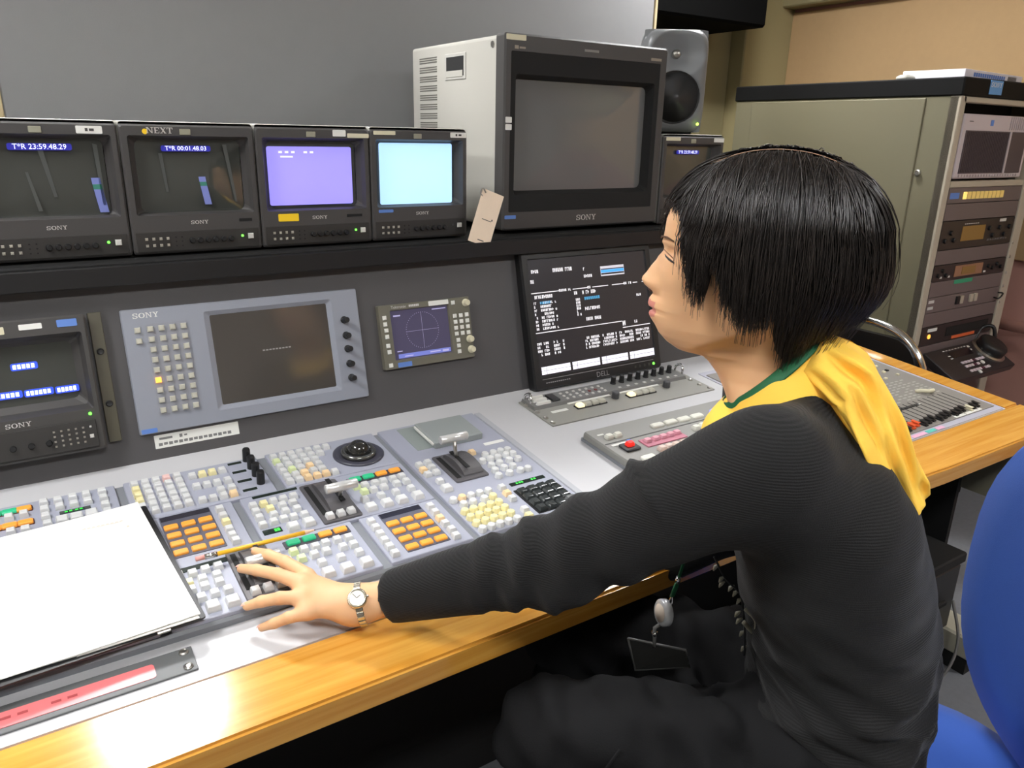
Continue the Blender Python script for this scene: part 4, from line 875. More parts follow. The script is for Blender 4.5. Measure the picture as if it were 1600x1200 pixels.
# ================================================================== the person
HC = np.array([.7346, .5763, 1.2385]); FW = np.array([-.61726, .78676, 0.]); LF = np.array([-.78676, -.61726, 0.]); UPV = np.array([0, 0, 1.])
def W(p):                                   # body frame (forward, her left, up) -> world
    p = np.asarray(p, float); return HC+p[..., 0:1]*FW+p[..., 1:2]*LF+p[..., 2:3]*UPV
def toB(q):                                 # world -> body frame
    d = np.asarray(q, float)-HC; return np.array([d@FW, d@LF, d[2]])

def surface_nets(val, lo, step):
    s = val < 0; nx, ny, nz = val.shape
    c = sum(s[i:nx-1+i, j:ny-1+j, k:nz-1+k].astype(np.int8) for i in (0, 1) for j in (0, 1) for k in (0, 1))
    act = (c > 0) & (c < 8); I = np.argwhere(act); idx = -np.ones(act.shape, np.int64); idx[act] = np.arange(len(I))
    acc = np.zeros((len(I), 3)); cnt = np.zeros(len(I))
    cor = [(i, j, k) for i in (0, 1) for j in (0, 1) for k in (0, 1)]
    for a in cor:
        for b in cor:
            if sum(np.abs(np.subtract(a, b))) == 1 and a < b:
                va = val[I[:, 0]+a[0], I[:, 1]+a[1], I[:, 2]+a[2]]; vb = val[I[:, 0]+b[0], I[:, 1]+b[1], I[:, 2]+b[2]]
                m = (va < 0) != (vb < 0); t = np.where(m, va/np.where(m, va-vb, 1), 0)
                acc += np.where(m[:, None], np.array(a)+t[:, None]*(np.array(b)-np.array(a)), 0); cnt += m
    V = (I+acc/cnt[:, None])*step+lo; F = []
    for ax in range(3):
        o1, o2 = [(1, 2), (2, 0), (0, 1)][ax]
        sl0 = [slice(None)]*3; sl1 = [slice(None)]*3; sl0[ax] = slice(0, -1); sl1[ax] = slice(1, None)
        a, b = s[tuple(sl0)], s[tuple(sl1)]; E = np.argwhere(a != b)
        ok = (E[:, o1] > 0) & (E[:, o2] > 0) & (E[:, o1] < val.shape[o1]-1) & (E[:, o2] < val.shape[o2]-1); E = E[ok]
        fl = a[E[:, 0], E[:, 1], E[:, 2]]
        q = []
        for d1, d2 in ((0, 0), (1, 0), (1, 1), (0, 1)):
            e = E.copy(); e[:, o1] -= d1; e[:, o2] -= d2; q.append(idx[e[:, 0], e[:, 1], e[:, 2]])
        q = np.stack(q, 1); q[~fl] = q[~fl][:, ::-1]; F.append(q)
    return V, np.concatenate(F)
class Field:
    def __init__(s, lo, hi, step):
        s.lo = np.array(lo, float); s.step = step; n = np.ceil((np.array(hi)-s.lo)/step).astype(int)+1
        g = [s.lo[i]+step*np.arange(n[i]) for i in range(3)]; s.X, s.Y, s.Z = [a.astype(np.float32) for a in np.meshgrid(*g, indexing='ij')]
        s.v = np.full(s.X.shape, 9., np.float32)
    def cap(s, a, b, ra, rb):
        a = np.array(a, float); d = np.array(b, float)-a; L = d@d
        px, py, pz = s.X-a[0], s.Y-a[1], s.Z-a[2]
        t = np.clip((px*d[0]+py*d[1]+pz*d[2])/L, 0, 1); s.t = t
        return np.sqrt((px-t*d[0])**2+(py-t*d[1])**2+(pz-t*d[2])**2)-(ra+(rb-ra)*t)
    def ell(s, c, r):
        q = np.sqrt(((s.X-c[0])/r[0])**2+((s.Y-c[1])/r[1])**2+((s.Z-c[2])/r[2])**2); return (q-1)*min(r)
    def add(s, d, k=.02):
        h = np.clip(.5+.5*(d-s.v)/k, 0, 1); s.v = np.where(s.v > 8, d, d*(1-h)+s.v*h-k*h*(1-h)).astype(np.float32)
    def cut(s, d, k=.01):
        h = np.clip(.5-.5*(d-s.v)/k, 0, 1); s.v = (d*(1-h)+s.v*h+k*h*(1-h)).astype(np.float32)
    def mesh(s): return surface_nets(s.v, s.lo, s.step)
def net_mesh(V, F, world=True):
    me = bpy.data.meshes.new('body'); P = W(V) if world else V
    me.vertices.add(len(P)); me.vertices.foreach_set('co', P.astype(np.float32).ravel())
    n = len(F); me.loops.add(n*4); me.loops.foreach_set('vertex_index', F.astype(np.int32).ravel()); me.polygons.add(n)
    me.polygons.foreach_set('loop_start', np.arange(n, dtype=np.int32)*4); me.polygons.foreach_set('loop_total', np.full(n, 4, np.int32))
    me.update(); me.validate(); return smooth(me)
def tab(x, xs, ys): return np.interp(x, xs, ys)

# ---- joints in the body frame
SH = np.array([-.022, .160, -.205]); EL = np.array([.195, .155, -.362]); WR = toB(desk(.3125, -.5775, .036)); CUF = toB(desk(.349, -.590, .047))
SHR = np.array([-.03, -.155, -.205]); ELR = np.array([.00, -.205, -.45]); WRR = np.array([.16, -.13, -.555])
PERSON = thing('person', 'seated person in black knit top with yellow hood, reaching to the switcher', 'person', tuple(W(np.array([-.13, 0, -.78]))[:3]))
def child(name, me, mat, label=None, parent=None):
    o = mkobj(name, me, mat, None, label=label); pr = parent or PERSON
    o.parent = pr; o.matrix_parent_inverse = Matrix.Translation(-Vector(PERSON.location)) if pr == PERSON else pr.matrix_parent_inverse.copy()
    return o
SKIN = M('skin', (226, 178, 134), .5, spec=.35, sub=.12, var=.05, vscale=25)
LIP = M('lips', (204, 132, 118), .45, sub=.1)
# ---- head and neck as one lofted surface (rings stacked from crown to neck)
PF = np.array([(70,98.5),(88,85),(104,66),(113,46),(118,30),(119.5,14),(120.5,4),(119,-2),(119,-8),(122,-16),(122,-28),(120,-41),(118,-52),(118.5,-60),(120,-68),(121,-76),(120,-84),(120,-91),(119,-99),(116,-108),(108,-117),(95,-124.5),(80,-127),(66,-129),(55,-137),(42,-152),(32,-170),(24,-189),(18,-215)], float)/1000
FEAT = np.array([(0,30),(0,6),(2,2),(-1,-5),(1.5,-12),(5,-20),(11,-28),(17,-36),(22.5,-42),(24,-46),(21,-52),(14,-57),(9,-61),(12.5,-68),(12.5,-74),(9.5,-80),(11.5,-87),(8,-93),(4,-99),(1.5,-108),(0,-117)], float)/1000
SIG = np.array([(12,30),(9,0),(7,-10),(8.5,-25),(11,-38),(13,-46),(13,-54),(16,-60),(19,-68),(21,-76),(22,-82),(20,-88),(18,-96),(18,-110)], float)/1000
us = np.concatenate([np.linspace(.1055, .09, 10), np.linspace(.088, .02, 22), np.linspace(.018, -.130, 120), np.linspace(-.132, -.215, 30)])
NA = 96; HV = []; HF = []
fr = lambda u, T: np.interp(-u, -T[:, 1], T[:, 0])
BK = np.array([(0,.1055),(.045,.0985),(.076,.083),(.094,.055),(.100,.02),(.099,-.02),(.088,-.06),(.070,-.09),(.060,-.115),(.060,-.150),(.058,-.19),(.056,-.215)])
WD = np.array([(0,.1055),(.040,.0985),(.058,.085),(.071,.06),(.0745,.025),(.0735,-.01),(.071,-.04),(.0665,-.07),(.060,-.095),(.051,-.115),(.047,-.135),(.048,-.165),(.050,-.195),(.050,-.215)])
for u in us:
    f1 = fr(u, PF) if u < .0985 else .07*math.sqrt(max(0, (.1055-u)/.007)); b1 = fr(u, BK); w1 = fr(u, WD)
    am, sg = fr(u, FEAT), fr(u, SIG)
    if u > .03: am = 0
    for j in range(NA):
        a = 2*PI*j/NA; ca_, sa_ = math.cos(a), math.sin(a)
        ex = .88 if ca_ > 0 else 1.0
        x = (f1 if ca_ > 0 else b1)*math.copysign(abs(ca_)**ex, ca_); y = w1*math.copysign(abs(sa_)**(.92 if ca_ > 0 else 1), sa_)
        if ca_ > 0:
            x += am*math.exp(-(y/sg)**2)*min(1, ca_*1.6)
            x -= .0085*math.exp(-((abs(y)-.032)/.013)**2-((u+.011)/.010)**2)           # eye sockets
            x += .0042*math.exp(-((abs(y)-.033)/.012)**2-((u+.014)/.0065)**2)          # lids
            x += .004*math.exp(-((abs(y)-.040)/.02)**2-((u+.045)/.02)**2)              # cheeks
            x += .006*math.exp(-((abs(y)-.0125)/.0058)**2-((u+.0505)/.0065)**2)        # nostril wings
            if abs(u+.0805) < .003: x -= .0030*math.exp(-(y/.022)**2)                  # mouth parting
        uj = -.078-.50*max(0, x); dj = min(1, max(0, (uj-u)/.016)); dj = dj*dj*(3-2*dj)*min(1, max(0, (x+.03)/.03)); y *= 1-.17*dj*min(1, max(0, (u+.185)/.03))
        HV.append((x, y, u))
for i in range(len(us)-1):
    for j in range(NA): HF.append((i*NA+j, (i+1)*NA+j, (i+1)*NA+(j+1) % NA, i*NA+(j+1) % NA))
HF.append(tuple(range(NA)))
nh = len(HV); HVw = W(np.array(HV))
# ---- hand (left), smooth union of tapered bones
def hand_field(step, bones, palm, fore):
    pts = np.array([p for b in bones for p in b[0]]+[p for q in palm for p in q[:2]]+[fore[0], fore[1]]); F = Field(pts.min(0)-.022, pts.max(0)+.022, step)
    for a, b, ra, rb in palm: F.add(F.cap(a, b, ra, rb), .012)
    F.add(F.cap(fore[0], fore[1], fore[2], fore[3]), .02)
    H = F.v.copy(); out = H
    for P, R_ in bones:
        F.v = np.full_like(H, 9.)
        for i in range(len(P)-1): F.add(F.cap(P[i], P[i+1], R_[i], R_[i+1]), .003)
        d = F.v; k = .007; h = np.clip(.5+.5*(d-out)/k, 0, 1)
        near = F.v
        out = d*(1-h)+out*h-k*h*(1-h)
    F.v = out.astype(np.float32); return F.mesh()
dk = lambda u, v, h: toB(desk(u, v, h))
fing = [([dk(.266, -.500, .049), dk(.2475, -.462, .052), dk(.2345, -.428, .046), dk(.2245, -.400, .037)], [.0098, .0084, .0076, .0060]),
        ([dk(.253, -.517, .052), dk(.230, -.487, .054), dk(.211, -.456, .047), dk(.1975, -.429, .036)], [.0102, .0086, .0078, .0062]),
        ([dk(.246, -.541, .049), dk(.220, -.529, .049), dk(.200, -.515, .041), dk(.1845, -.5035, .0315)], [.0098, .0082, .0074, .0058]),
        ([dk(.245, -.562, .040), dk(.222, -.5545, .036), dk(.2065, -.545, .026), dk(.194, -.5335, .0155)], [.0088, .0074, .0066, .0052]),
        ([dk(.292, -.548, .026), dk(.283, -.513, .030), dk(.272, -.490, .033), dk(.262, -.474, .033)], [.012, .0095, .0085, .0065])]
wr0 = dk(.306, -.572, .036)
palm = [(wr0, dk(.263, -.504, .046), .0165, .0105), (wr0, dk(.253, -.520, .048), .0175, .0115), (wr0, dk(.246, -.540, .046), .0165, .0110), (wr0, dk(.246, -.558, .040), .0150, .0100),
        (dk(.255, -.515, .046), dk(.247, -.552, .042), .010, .009), (dk(.300, -.560, .030), dk(.280, -.522, .032), .016, .012)]
hv, hf = hand_field(.0016, fing, palm, (dk(.300, -.570, .036), dk(.372, -.600, .052), .0215, .0255))
# ---- right hand resting on the lap (mostly hidden)
o0 = WRR; fx = np.array([.9, .3, -.3]); fx /= np.linalg.norm(fx); fy = np.array([-.3, .95, 0.]); fy -= fx*(fy@fx); fy /= np.linalg.norm(fy); fz = np.cross(fx, fy)
Rp = lambda a, b, c: o0+fx*a+fy*b+fz*c
fr2 = [([Rp(.085, -.03+.02*i, .004), Rp(.122-.004*abs(i-1), -.036+.023*i, .010), Rp(.145-.005*abs(i-1), -.038+.025*i, .002), Rp(.162-.008*abs(i-1), -.039+.026*i, -.008)], [.0098, .0085, .0076, .006]) for i in range(4)]+[([Rp(.03, .03, -.005), Rp(.06, .05, -.004), Rp(.085, .058, -.008), Rp(.105, .060, -.012)], [.012, .0095, .0085, .0065])]
pr2 = [(Rp(0, 0, 0), Rp(.085, -.03+.02*i, .002), .016, .011) for i in range(4)]
rv, rf = hand_field(.003, fr2, pr2, (Rp(.01, 0, 0), ELR*.75+WRR*.25, .021, .026))
# ---- inner trunk and limbs (under the clothes)
T = Field((-.27, -.25, -.80), (.40, .25, -.12), .012)
for a, b, ra, rb in (((-.06, 0, -.22), (-.12, 0, -.42), .085, .085), ((-.12, 0, -.42), (-.15, 0, -.62), .085, .09), ((-.05, -.10, -.21), (-.05, .10, -.21), .05, .05),
                     ((-.05, .09, -.21), SH, .05, .04), (SH, EL, .038, .034), (EL, CUF, .034, .024), ((-.05, -.09, -.21), SHR, .05, .04), (SHR, ELR, .038, .034), (ELR, WRR, .034, .022),
                     ((-.14, .085, -.64), (.20, .115, -.665), .070, .050), ((-.14, -.085, -.64), (.22, -.10, -.665), .070, .050)): T.add(T.cap(a, b, ra, rb), .03)
T.cut((T.Z+.240+.61*T.X)*.85, .02); tv, tf = T.mesh()
# ---- join to one continuous skin object
allV = np.concatenate([HVw, W(hv), W(rv), W(tv)]); o1, o2, o3 = nh, nh+len(hv), nh+len(hv)+len(rv)
faces = [tuple(f) for f in HF]+[tuple(int(x)+o1 for x in f) for f in hf]+[tuple(int(x)+o2 for x in f) for f in rf]+[tuple(int(x)+o3 for x in f) for f in tf]
me = bpy.data.meshes.new('person_body'); me.from_pydata(allV.tolist(), [], faces); me.update(); smooth(me); me.materials.append(SKIN); me.materials.append(LIP)
for p in me.polygons[:len(HF)-1]:
    x, y, u = np.mean([HV[v] for v in p.vertices], axis=0)
    top = -.0665-.0035*abs(y)/.02; bot = -.0905+.005*(abs(y)/.02)**2
    if x > .095 and abs(y) < .019 and bot < u < top: p.material_index = 1
BODY = child('body', me, None)
# ---- face details
def bpts(L): return [tuple(W(np.array(p))) for p in L]
DARK = M('lash_black', (24, 18, 16), .5); BROW = M('brow_brown', (92, 66, 50), .9)
for s in (1, -1):
    child('eyelash', tube(bpts([(.1145, s*.022, -.0105), (.1125, s*.029, -.0115), (.1075, s*.038, -.0135), (.1005, s*.045, -.0165)]), [.0005, .0009, .0013, .0008], 8), DARK)
    child('lid_crease', tube(bpts([(.1165, s*.021, -.0045), (.1145, s*.029, -.0045), (.1095, s*.038, -.0065), (.1025, s*.046, -.0105)]), .0006, 6), M('crease_brown', (150, 104, 76), .7))
    child('nostril', tube(bpts([(.1335, s*.006, -.0555), (.1290, s*.0085, -.0570), (.1250, s*.0100, -.0570)]), [.0010, .0018, .0010], 8), M('nostril_shade_brown', (70, 40, 30), .8))
    child('eyebrow', tube(bpts([(.1215, s*.012, .0075), (.119, s*.022, .0105), (.113, s*.034, .0115), (.103, s*.045, .0085)]), [(.0008, .0012), (.0010, .0020), (.0010, .0018), (.0006, .0008)], 8), BROW)
    ev = tube(bpts([(.098+.003, s*.036, -.0165), (.100+.003, s*.0365, -.0165), (.101+.003, s*.037, -.0165)]), [.006, .007, .004], 10)
    # ear
    child('ear', smooth(tube(bpts([(.006, s*.075, -.012), (-.006, s*.080, .000), (-.014, s*.083, -.014), (-.010, s*.081, -.034), (.002, s*.076, -.050)]), [.003, .006, .007, .006, .004], 10)), SKIN)
NAIL = M('nail_pink', (226, 176, 158), .3)
for (P, R_) in fing[:4]:
    P = [W(p) for p in P]; ax = (P[3]-P[2])/np.linalg.norm(P[3]-P[2]); up_ = EN-ax*(EN@ax); up_ /= np.linalg.norm(up_); sd = np.cross(ax, up_); r = R_[3]; c0 = P[3]+ax*(r*.30)+up_*(r*.52)
    V = []; n_ = 8
    for i in range(n_+1):
        for j in range(n_+1):
            a, b = i/n_*2-1, j/n_*2-1; V.append(c0+ax*(a*r*.75)+sd*(b*r*.68)+up_*(r*.46*math.sqrt(max(0, 1-.62*b*b))-.10*r*a*a-.06*r*max(0, a)))
    child('fingernail', smooth(mesh_from('nail', V, [(i*(n_+1)+j, i*(n_+1)+j+1, (i+1)*(n_+1)+j+1, (i+1)*(n_+1)+j) for i in range(n_) for j in range(n_)])), NAIL)

# ---- black knit top
G = Field((-.31, -.27, -.72), (.47, .27, -.125), .0055)
U = G.Z; c = tab(U, [-.72, -.67, -.60, -.515, -.43, -.36, -.291, -.25, -.21, -.17, -.14], [-.150, -.150, -.154, -.151, -.136, -.117, -.093, -.070, -.045, -.030, -.022]).astype(np.float32)
d = tab(U, [-.72, -.67, -.60, -.515, -.43, -.36, -.291, -.25, -.21, -.17, -.14], [.112, .112, .112, .114, .116, .117, .113, .096, .078, .060, .045]).astype(np.float32)
wd = tab(U, [-.72, -.67, -.60, -.515, -.43, -.36, -.291, -.25, -.21, -.17, -.14], [.178, .176, .172, .156, .150, .160, .172, .172, .160, .105, .060]).astype(np.float32)
G.add((np.sqrt(((G.X-c)/d)**2+(G.Y/wd)**2)-1)*np.minimum(d, wd), .02)
for s in (1, -1): G.add(G.cap((-.045, s*.055, -.185), (-.030, s*.150, -.215), .042, .055), .04)
G.add(G.cap((-.10, .095, -.285), (-.105, .09, -.36), .085, .080), .05); G.add(G.cap((-.10, -.095, -.285), (-.105, -.09, -.36), .085, .080), .05)
G.cut((G.Z+.182+.61*G.X)*.85, .012)               # neckline
wgt = np.clip((-.31-U)*5, 0, 1)*np.clip((.06-G.X)*12, 0, 1)*np.clip((.30-np.abs(G.Y))*9, 0, 1)
G.v += (wgt*(.0085*(np.abs(np.sin(U*46+G.X*21+G.Y*6+1.1*np.sin(G.Y*13+U*9+G.X*8)))-.6)+.0030*np.sin(U*151-G.X*75+G.Y*22+2*np.sin(U*23)))).astype(np.float32)
G.v += (.0022*np.sin(G.X*70+U*60)*np.sin(G.Y*40+1)).astype(np.float32)*np.clip((U+.36)*8, 0, 1)
G.cut(-(U+.560-.46*(G.X+.02)), .01)              # slanting hem, lower at the back
arm = G.cap(SH, EL, .064, .0535); ta = G.t
arm = arm + .0050*np.sin(ta*30+G.Z*45)*np.clip((ta-.45)*3, 0, 1) - .011*np.exp(-((ta-.46+(G.Y-.155)*1.2)/.03)**2)*np.clip((G.Z-(SH[2]+ta*(EL[2]-SH[2])))*30, 0, 1)
G.add(arm, .045)
fa = G.cap(EL, CUF, .0535, .0345); tf_ = G.t
fa = fa + (.0062*np.sin(tf_*34+G.Z*70+G.Y*25+1.2)+.003*np.sin(tf_*63+G.Y*70))*np.clip(1-tf_*1.7, 0, 1) - .009*np.clip(.30-tf_, 0, 1)*np.clip(-(G.Z-(EL[2]+tf_*(CUF[2]-EL[2])))*22, 0, 1)
G.add(fa, .02)
cd = (CUF-EL)/np.linalg.norm(CUF-EL)
G.cut((G.X-CUF[0])*cd[0]+(G.Y-CUF[1])*cd[1]+(G.Z-CUF[2])*cd[2]-.004, .006)
G.add(G.cap(SHR, ELR, .060, .052), .04); G.add(G.cap(ELR, WRR, .050, .036), .02)
gv, gf = G.mesh()
KNIT = knit_mat('black_knit', (24, 24, 24))
child('knit_top', net_mesh(gv, gf), KNIT, 'black ribbed long-sleeved knit top')
# ---- trousers
Q = Field((-.30, -.26, -1.20), (.42, .26, -.48), .0075)
Q.add(Q.ell((-.145, 0, -.615), (.115, .170, .125)), .02)
for s, kn in ((1, (.205, .118, -.655)), (-1, (.235, -.11, -.655))):
    th = Q.cap((-.13, s*.085, -.635), kn, .092, .068); tt = Q.t
    th = th+.0055*np.sin(tt*24+Q.Z*60+Q.Y*30)*np.clip(1.2-tt, .2, 1)+.004*np.sin(tt*9-Q.Y*60+Q.Z*40)
    Q.add(th, .04); an = (kn[0]-.06, kn[1], -1.13); Q.add(Q.cap(kn, an, .066, .052)+.003*np.sin(Q.Z*80+Q.X*30), .02)
wq = Q.X+.35*Q.Z+.02*np.sin(Q.Y*40+Q.Z*30)
Q.v += (.0050*np.sin(wq*85+Q.Y*22)*np.clip((.16-Q.X)*6, .25, 1)+.0040*np.sin(Q.X*38-Q.Z*95+Q.Y*30+1.5*np.sin(Q.X*31))+.0020*np.sin(Q.X*140+Q.Y*90+Q.Z*60)).astype(np.float32)
qv, qf = Q.mesh()
child('trousers', net_mesh(qv, qf), M('black_cotton', (20, 20, 21), .9, spec=.2, var=.12, vscale=40, bump=.3, bscale=600), 'black cotton work trousers')
for x, y in ((.205-.06, .118), (.235-.06, -.11)):
    K = Field((x-.09, y-.06, -1.24), (x+.22, y+.06, -1.10), .008); K.add(K.cap((x-.03, y, -1.185), (x+.14, y, -1.195), .046, .038), .01); K.cut(-(K.Z+1.2365), .006); kv, kf = K.mesh()
    child('shoe', net_mesh(kv, kf), BLACK)
bl_ = child('belt_loop_seam', tube(bpts([(.10, .175, -.60), (.12, .182, -.64), (.125, .185, -.69), (.12, .185, -.74)]), .0022, 6), M('black_cotton', (26, 26, 27)))

# ---- yellow hood
YH = M('yellow_jersey', (252, 202, 78), .85, var=.04, vscale=30, bump=.2, bscale=900, sub=.05)
NS, NT = 40, 120; V = []; F = []
sp_c = lambda t: np.array([np.interp(t, [0, .25, .5, .8, 1], [-.058, -.102, -.133, -.169, -.189]), np.interp(t, [0, .25, .5, .8, 1], [-.118, -.139, -.184, -.250, -.278])])
for i in range(NS+1):
    t_ = i/NS; cc = sp_c(t_); d2 = sp_c(min(1, t_+.02))-sp_c(max(0, t_-.02)); d2 /= np.linalg.norm(d2); nn_ = np.array([-d2[1], d2[0]]) if d2[0] < 0 else np.array([d2[1], -d2[0]])
    nn_ = np.array([d2[1], -d2[0]]); nn_ = nn_ if nn_[0] < 0 else -nn_                       # outward: back
    hw = np.interp(t_, [0, .2, .5, .8, .95, 1], [.055, .080, .086, .076, .068, .052]); ht = np.interp(t_, [0, .2, .5, .8, .95, 1], [.030, .034, .032, .028, .026, .016])
    for j in range(NT):
        a = 2*PI*j/NT; y = hw*math.copysign(abs(math.cos(a))**.8, math.cos(a)); q = ht*math.sin(a)
        fold = .0065*math.sin(5*a+2.2*math.sin(t_*3.2)+.5)+.0045*math.sin(9*a-t_*5)+.003*math.sin(14*a+t_*9); fold *= min(1, t_*5)*min(1, (1.02-t_)*6)
        q += fold*math.copysign(1, math.sin(a))*.5; y += fold*1.25
        p = cc+nn_*q; V.append((p[0], y+.018*t_, p[1]))
for i in range(NS):
    for j in range(NT): F.append((i*NT+j, i*NT+(j+1) % NT, (i+1)*NT+(j+1) % NT, (i+1)*NT+j))
F.append(tuple(range(NT))[::-1]); F.append(tuple(NS*NT+j for j in range(NT)))
hood = child('hood', smooth(fixn(mesh_from('hood', W(np.array(V)), F))), YH, 'yellow jersey hood lying on the back')
# rolled collar of the hood around the neck
NR, NC = 90, 28; V = []; F = []
for i in range(NR):
    a = 2*PI*i/NR; ca_, sa_ = math.cos(a), math.sin(a)
    bx, by, bu = -.022+(.058 if ca_ > 0 else .066)*ca_, .072*sa_, -.168-.040*ca_
    hh = .026+.010*(1-ca_)/2; lean = .016
    for j in range(NC):
        b = 2*PI*j/NC; o_ = .0085*math.cos(b)+.0022*math.sin(3*b+4*a)+.0016*math.sin(7*a+b); v_ = hh*math.sin(b)*.9
        rr = o_+lean*(-math.sin(b)); V.append((bx+rr*ca_, by+rr*sa_, bu+v_+.002*math.sin(5*a)))
for i in range(NR):
    for j in range(NC): F.append((i*NC+j, i*NC+(j+1) % NC, ((i+1) % NR)*NC+(j+1) % NC, ((i+1) % NR)*NC+j))
child('hood_collar', smooth(fixn(mesh_from('collar', W(np.array(V)), F))), YH)

# ---- hair
HAIR = hair_mat()
def hem(a, lay):
    """lowest point of the hair at azimuth a (degrees, 0 front, + her left)"""
    xs = [-180, -120, -90, -60, -42, -30, -22, -10, 0, 22, 30, 36, 43, 50, 54, 58, 63, 75, 90, 100, 112, 125, 150, 180]
    ys = [-.072, -.085, -.085, -.07, -.03, -.012, -.010, .030, .070, .066, .045, -.015, -.048, -.054, -.012, -.012, -.052, -.072, -.074, -.060, -.066, -.088, -.080, -.072]
    if lay == 2:
        xs = [-180, -130, -105, 95, 110, 130, 180]; ys = [-.128, -.128, -.06, -.06, -.110, -.132, -.128]
    return float(np.interp(a, xs, ys))
def hrad(a, u, lay):
    ar = math.radians(a); A = .124 if math.cos(ar) > 0 else .126
    r0 = 1/math.sqrt((math.cos(ar)/A)**2+(math.sin(ar)/.0865)**2)
    top = .113; g = max(0, 1-abs(max(u, 0)/top)**2.35)**.5
    bk = max(0, -math.cos(ar)); g *= np.interp(-u, [0, .03, .05, .075, .11, .14], [1, 1-.0*bk, 1-.06*bk, 1-.22*bk-.02, 1-.38*bk-.06, 1-.42*bk-.10])
    if lay == 2: g *= .86 if u > -.05 else .90
    if -55 < a < -8: g *= 1+.13*math.sin((a+55)/47*PI)*min(1, max(0, (.10-u)/.05))
    return r0*g
def hpt(a, s, lay, root, lift=0):
    hm = hem(a, lay); ar = math.radians(a); A = .124 if math.cos(ar) > 0 else .126; top = .1125; S1 = .55
    e = .975; r0 = hrad(a, 0, lay)
    rim = np.array([r0*math.cos(ar), r0*math.sin(ar)])*e; u_rim = top*(1-e**2.35)**.5
    def cap_u(xy):
        Ax = .124 if xy[0] > 0 else .126; q = min(1, math.hypot(xy[0]/Ax, xy[1]/.0865)); return top*max(0, 1-q**2.35)**.5
    if s < S1 or hm > u_rim:
        k = math.sin(min(1, s/(S1 if hm <= u_rim else 1.0))*PI/2)
        if hm > u_rim:
            k *= (max(0, 1-(hm/top)**2))**(1/2.35)/e
        xy = np.array(root)*(1-k)+rim*k; u = cap_u(xy)*(.86 if lay == 2 else 1)
        n_ = np.array([xy[0]/.016, xy[1]/.0075, u/.0127]); n_ /= np.linalg.norm(n_)+1e-9
        return np.array([xy[0], xy[1], u])+n_*lift
    q = (s-S1)/(1-S1); u = u_rim*(.86 if lay == 2 else 1)+(hm-u_rim)*q; r = hrad(a, u, lay)
    if u > 0: r = min(r, r0*1.0)
    r = r*(e+(1-e)*min(1, q*3))+lift
    return np.array([r*math.cos(ar), r*math.sin(ar), u])
V = []; F = []; NAZ, NSg = 240, 26
for lay, sh in ((1, -.0045), (2, -.004)):
    base = len(V)
    for i in range(NAZ):
        a = -180+360*i/NAZ
        for k in range(NSg+1):
            s = k/NSg; p = hpt(a, s*.97, lay, (.03*math.cos(math.radians(a)), .018), sh); V.append(p)
    for i in range(NAZ):
        for k in range(NSg): 
            if lay == 2 and abs(-180+360*(i+.5)/NAZ) < 104: continue
            i2 = (i+1) % NAZ; F.append((base+i*(NSg+1)+k, base+i2*(NSg+1)+k, base+i2*(NSg+1)+k+1, base+i*(NSg+1)+k+1))
HROOT = child('hair', smooth(mesh_from('hair', W(np.array(V)), F)), HAIR, 'short black bobbed hair')
SV = []; SF = []
def strand(P, r0, r1):
    n = len(P); T_ = np.gradient(P, axis=0); T_ /= np.linalg.norm(T_, axis=1)[:, None]+1e-9
    up_ = np.array([.31, .52, .79]); A_ = np.cross(T_, up_); A_ /= np.linalg.norm(A_, axis=1)[:, None]+1e-9; B_ = np.cross(T_, A_); b0 = len(SV)
    for i in range(n):
        r = (r0+(r1-r0)*(i/(n-1))**2.5)
        for j in range(3):
            q = 2*PI*j/3; SV.append(P[i]+A_[i]*(r*math.cos(q))+B_[i]*(r*math.sin(q)))
    for i in range(n-1):
        for j in range(3): SF.append((b0+i*3+j, b0+i*3+(j+1) % 3, b0+(i+1)*3+(j+1) % 3, b0+(i+1)*3+j))
for q in range(6500):
    lay = 2 if rng.random() < .16 else 1
    a = rng.uniform(-180, 180) if rng.random() < .45 else rng.uniform(20, 180)
    if lay == 2 and abs(a) < 100: a = math.copysign(180-rng.random()*70, a)
    clump = math.sin(a*1.7)*2.2+math.sin(a*.61+1)*2
    ar = math.radians(a); root = (np.clip(.078*math.cos(ar)-.004+.012*rng.normal(), -.085, .085), .0235+(.0045 if a > 0 else -.0045)+.0012*rng.normal())
    n = 13; s1 = rng.uniform(.92, 1.03) if rng.random() < .7 else rng.uniform(.6, .95); lf = rng.uniform(-.003, .0045)+(.004 if rng.random() < .08 else 0); dr = rng.normal()*4.5+clump*.8; wv_ = rng.normal()*(1.2 if rng.random() < .6 else 4.0); lf += (.005*rng.random() if rng.random() < .2 else 0); wp_ = rng.uniform(0, 6)
    L = []
    for k in range(n):
        s = .03+(s1-.03)*k/(n-1); aa = a+dr*s*s+wv_*math.sin(5*s+wp_)*s; aa = (aa+180) % 360-180; p = hpt(aa, min(s, 1), lay, root, lf*(.4+s))
        if s > .9: p[2] -= (s-.9)*.10*rng.random()
        L.append(p)
    strand(np.array(L), rng.uniform(.0005, .0012), .0002)
PP = [hpt(90, 0.0, 1, (f_, .024), .0016) for f_ in np.linspace(-.07, .085, 24)]
child('hair_parting', tube([tuple(W(p)) for p in PP], (.0006, .0026), 6), M('parting_brown', (150, 118, 92), .7))
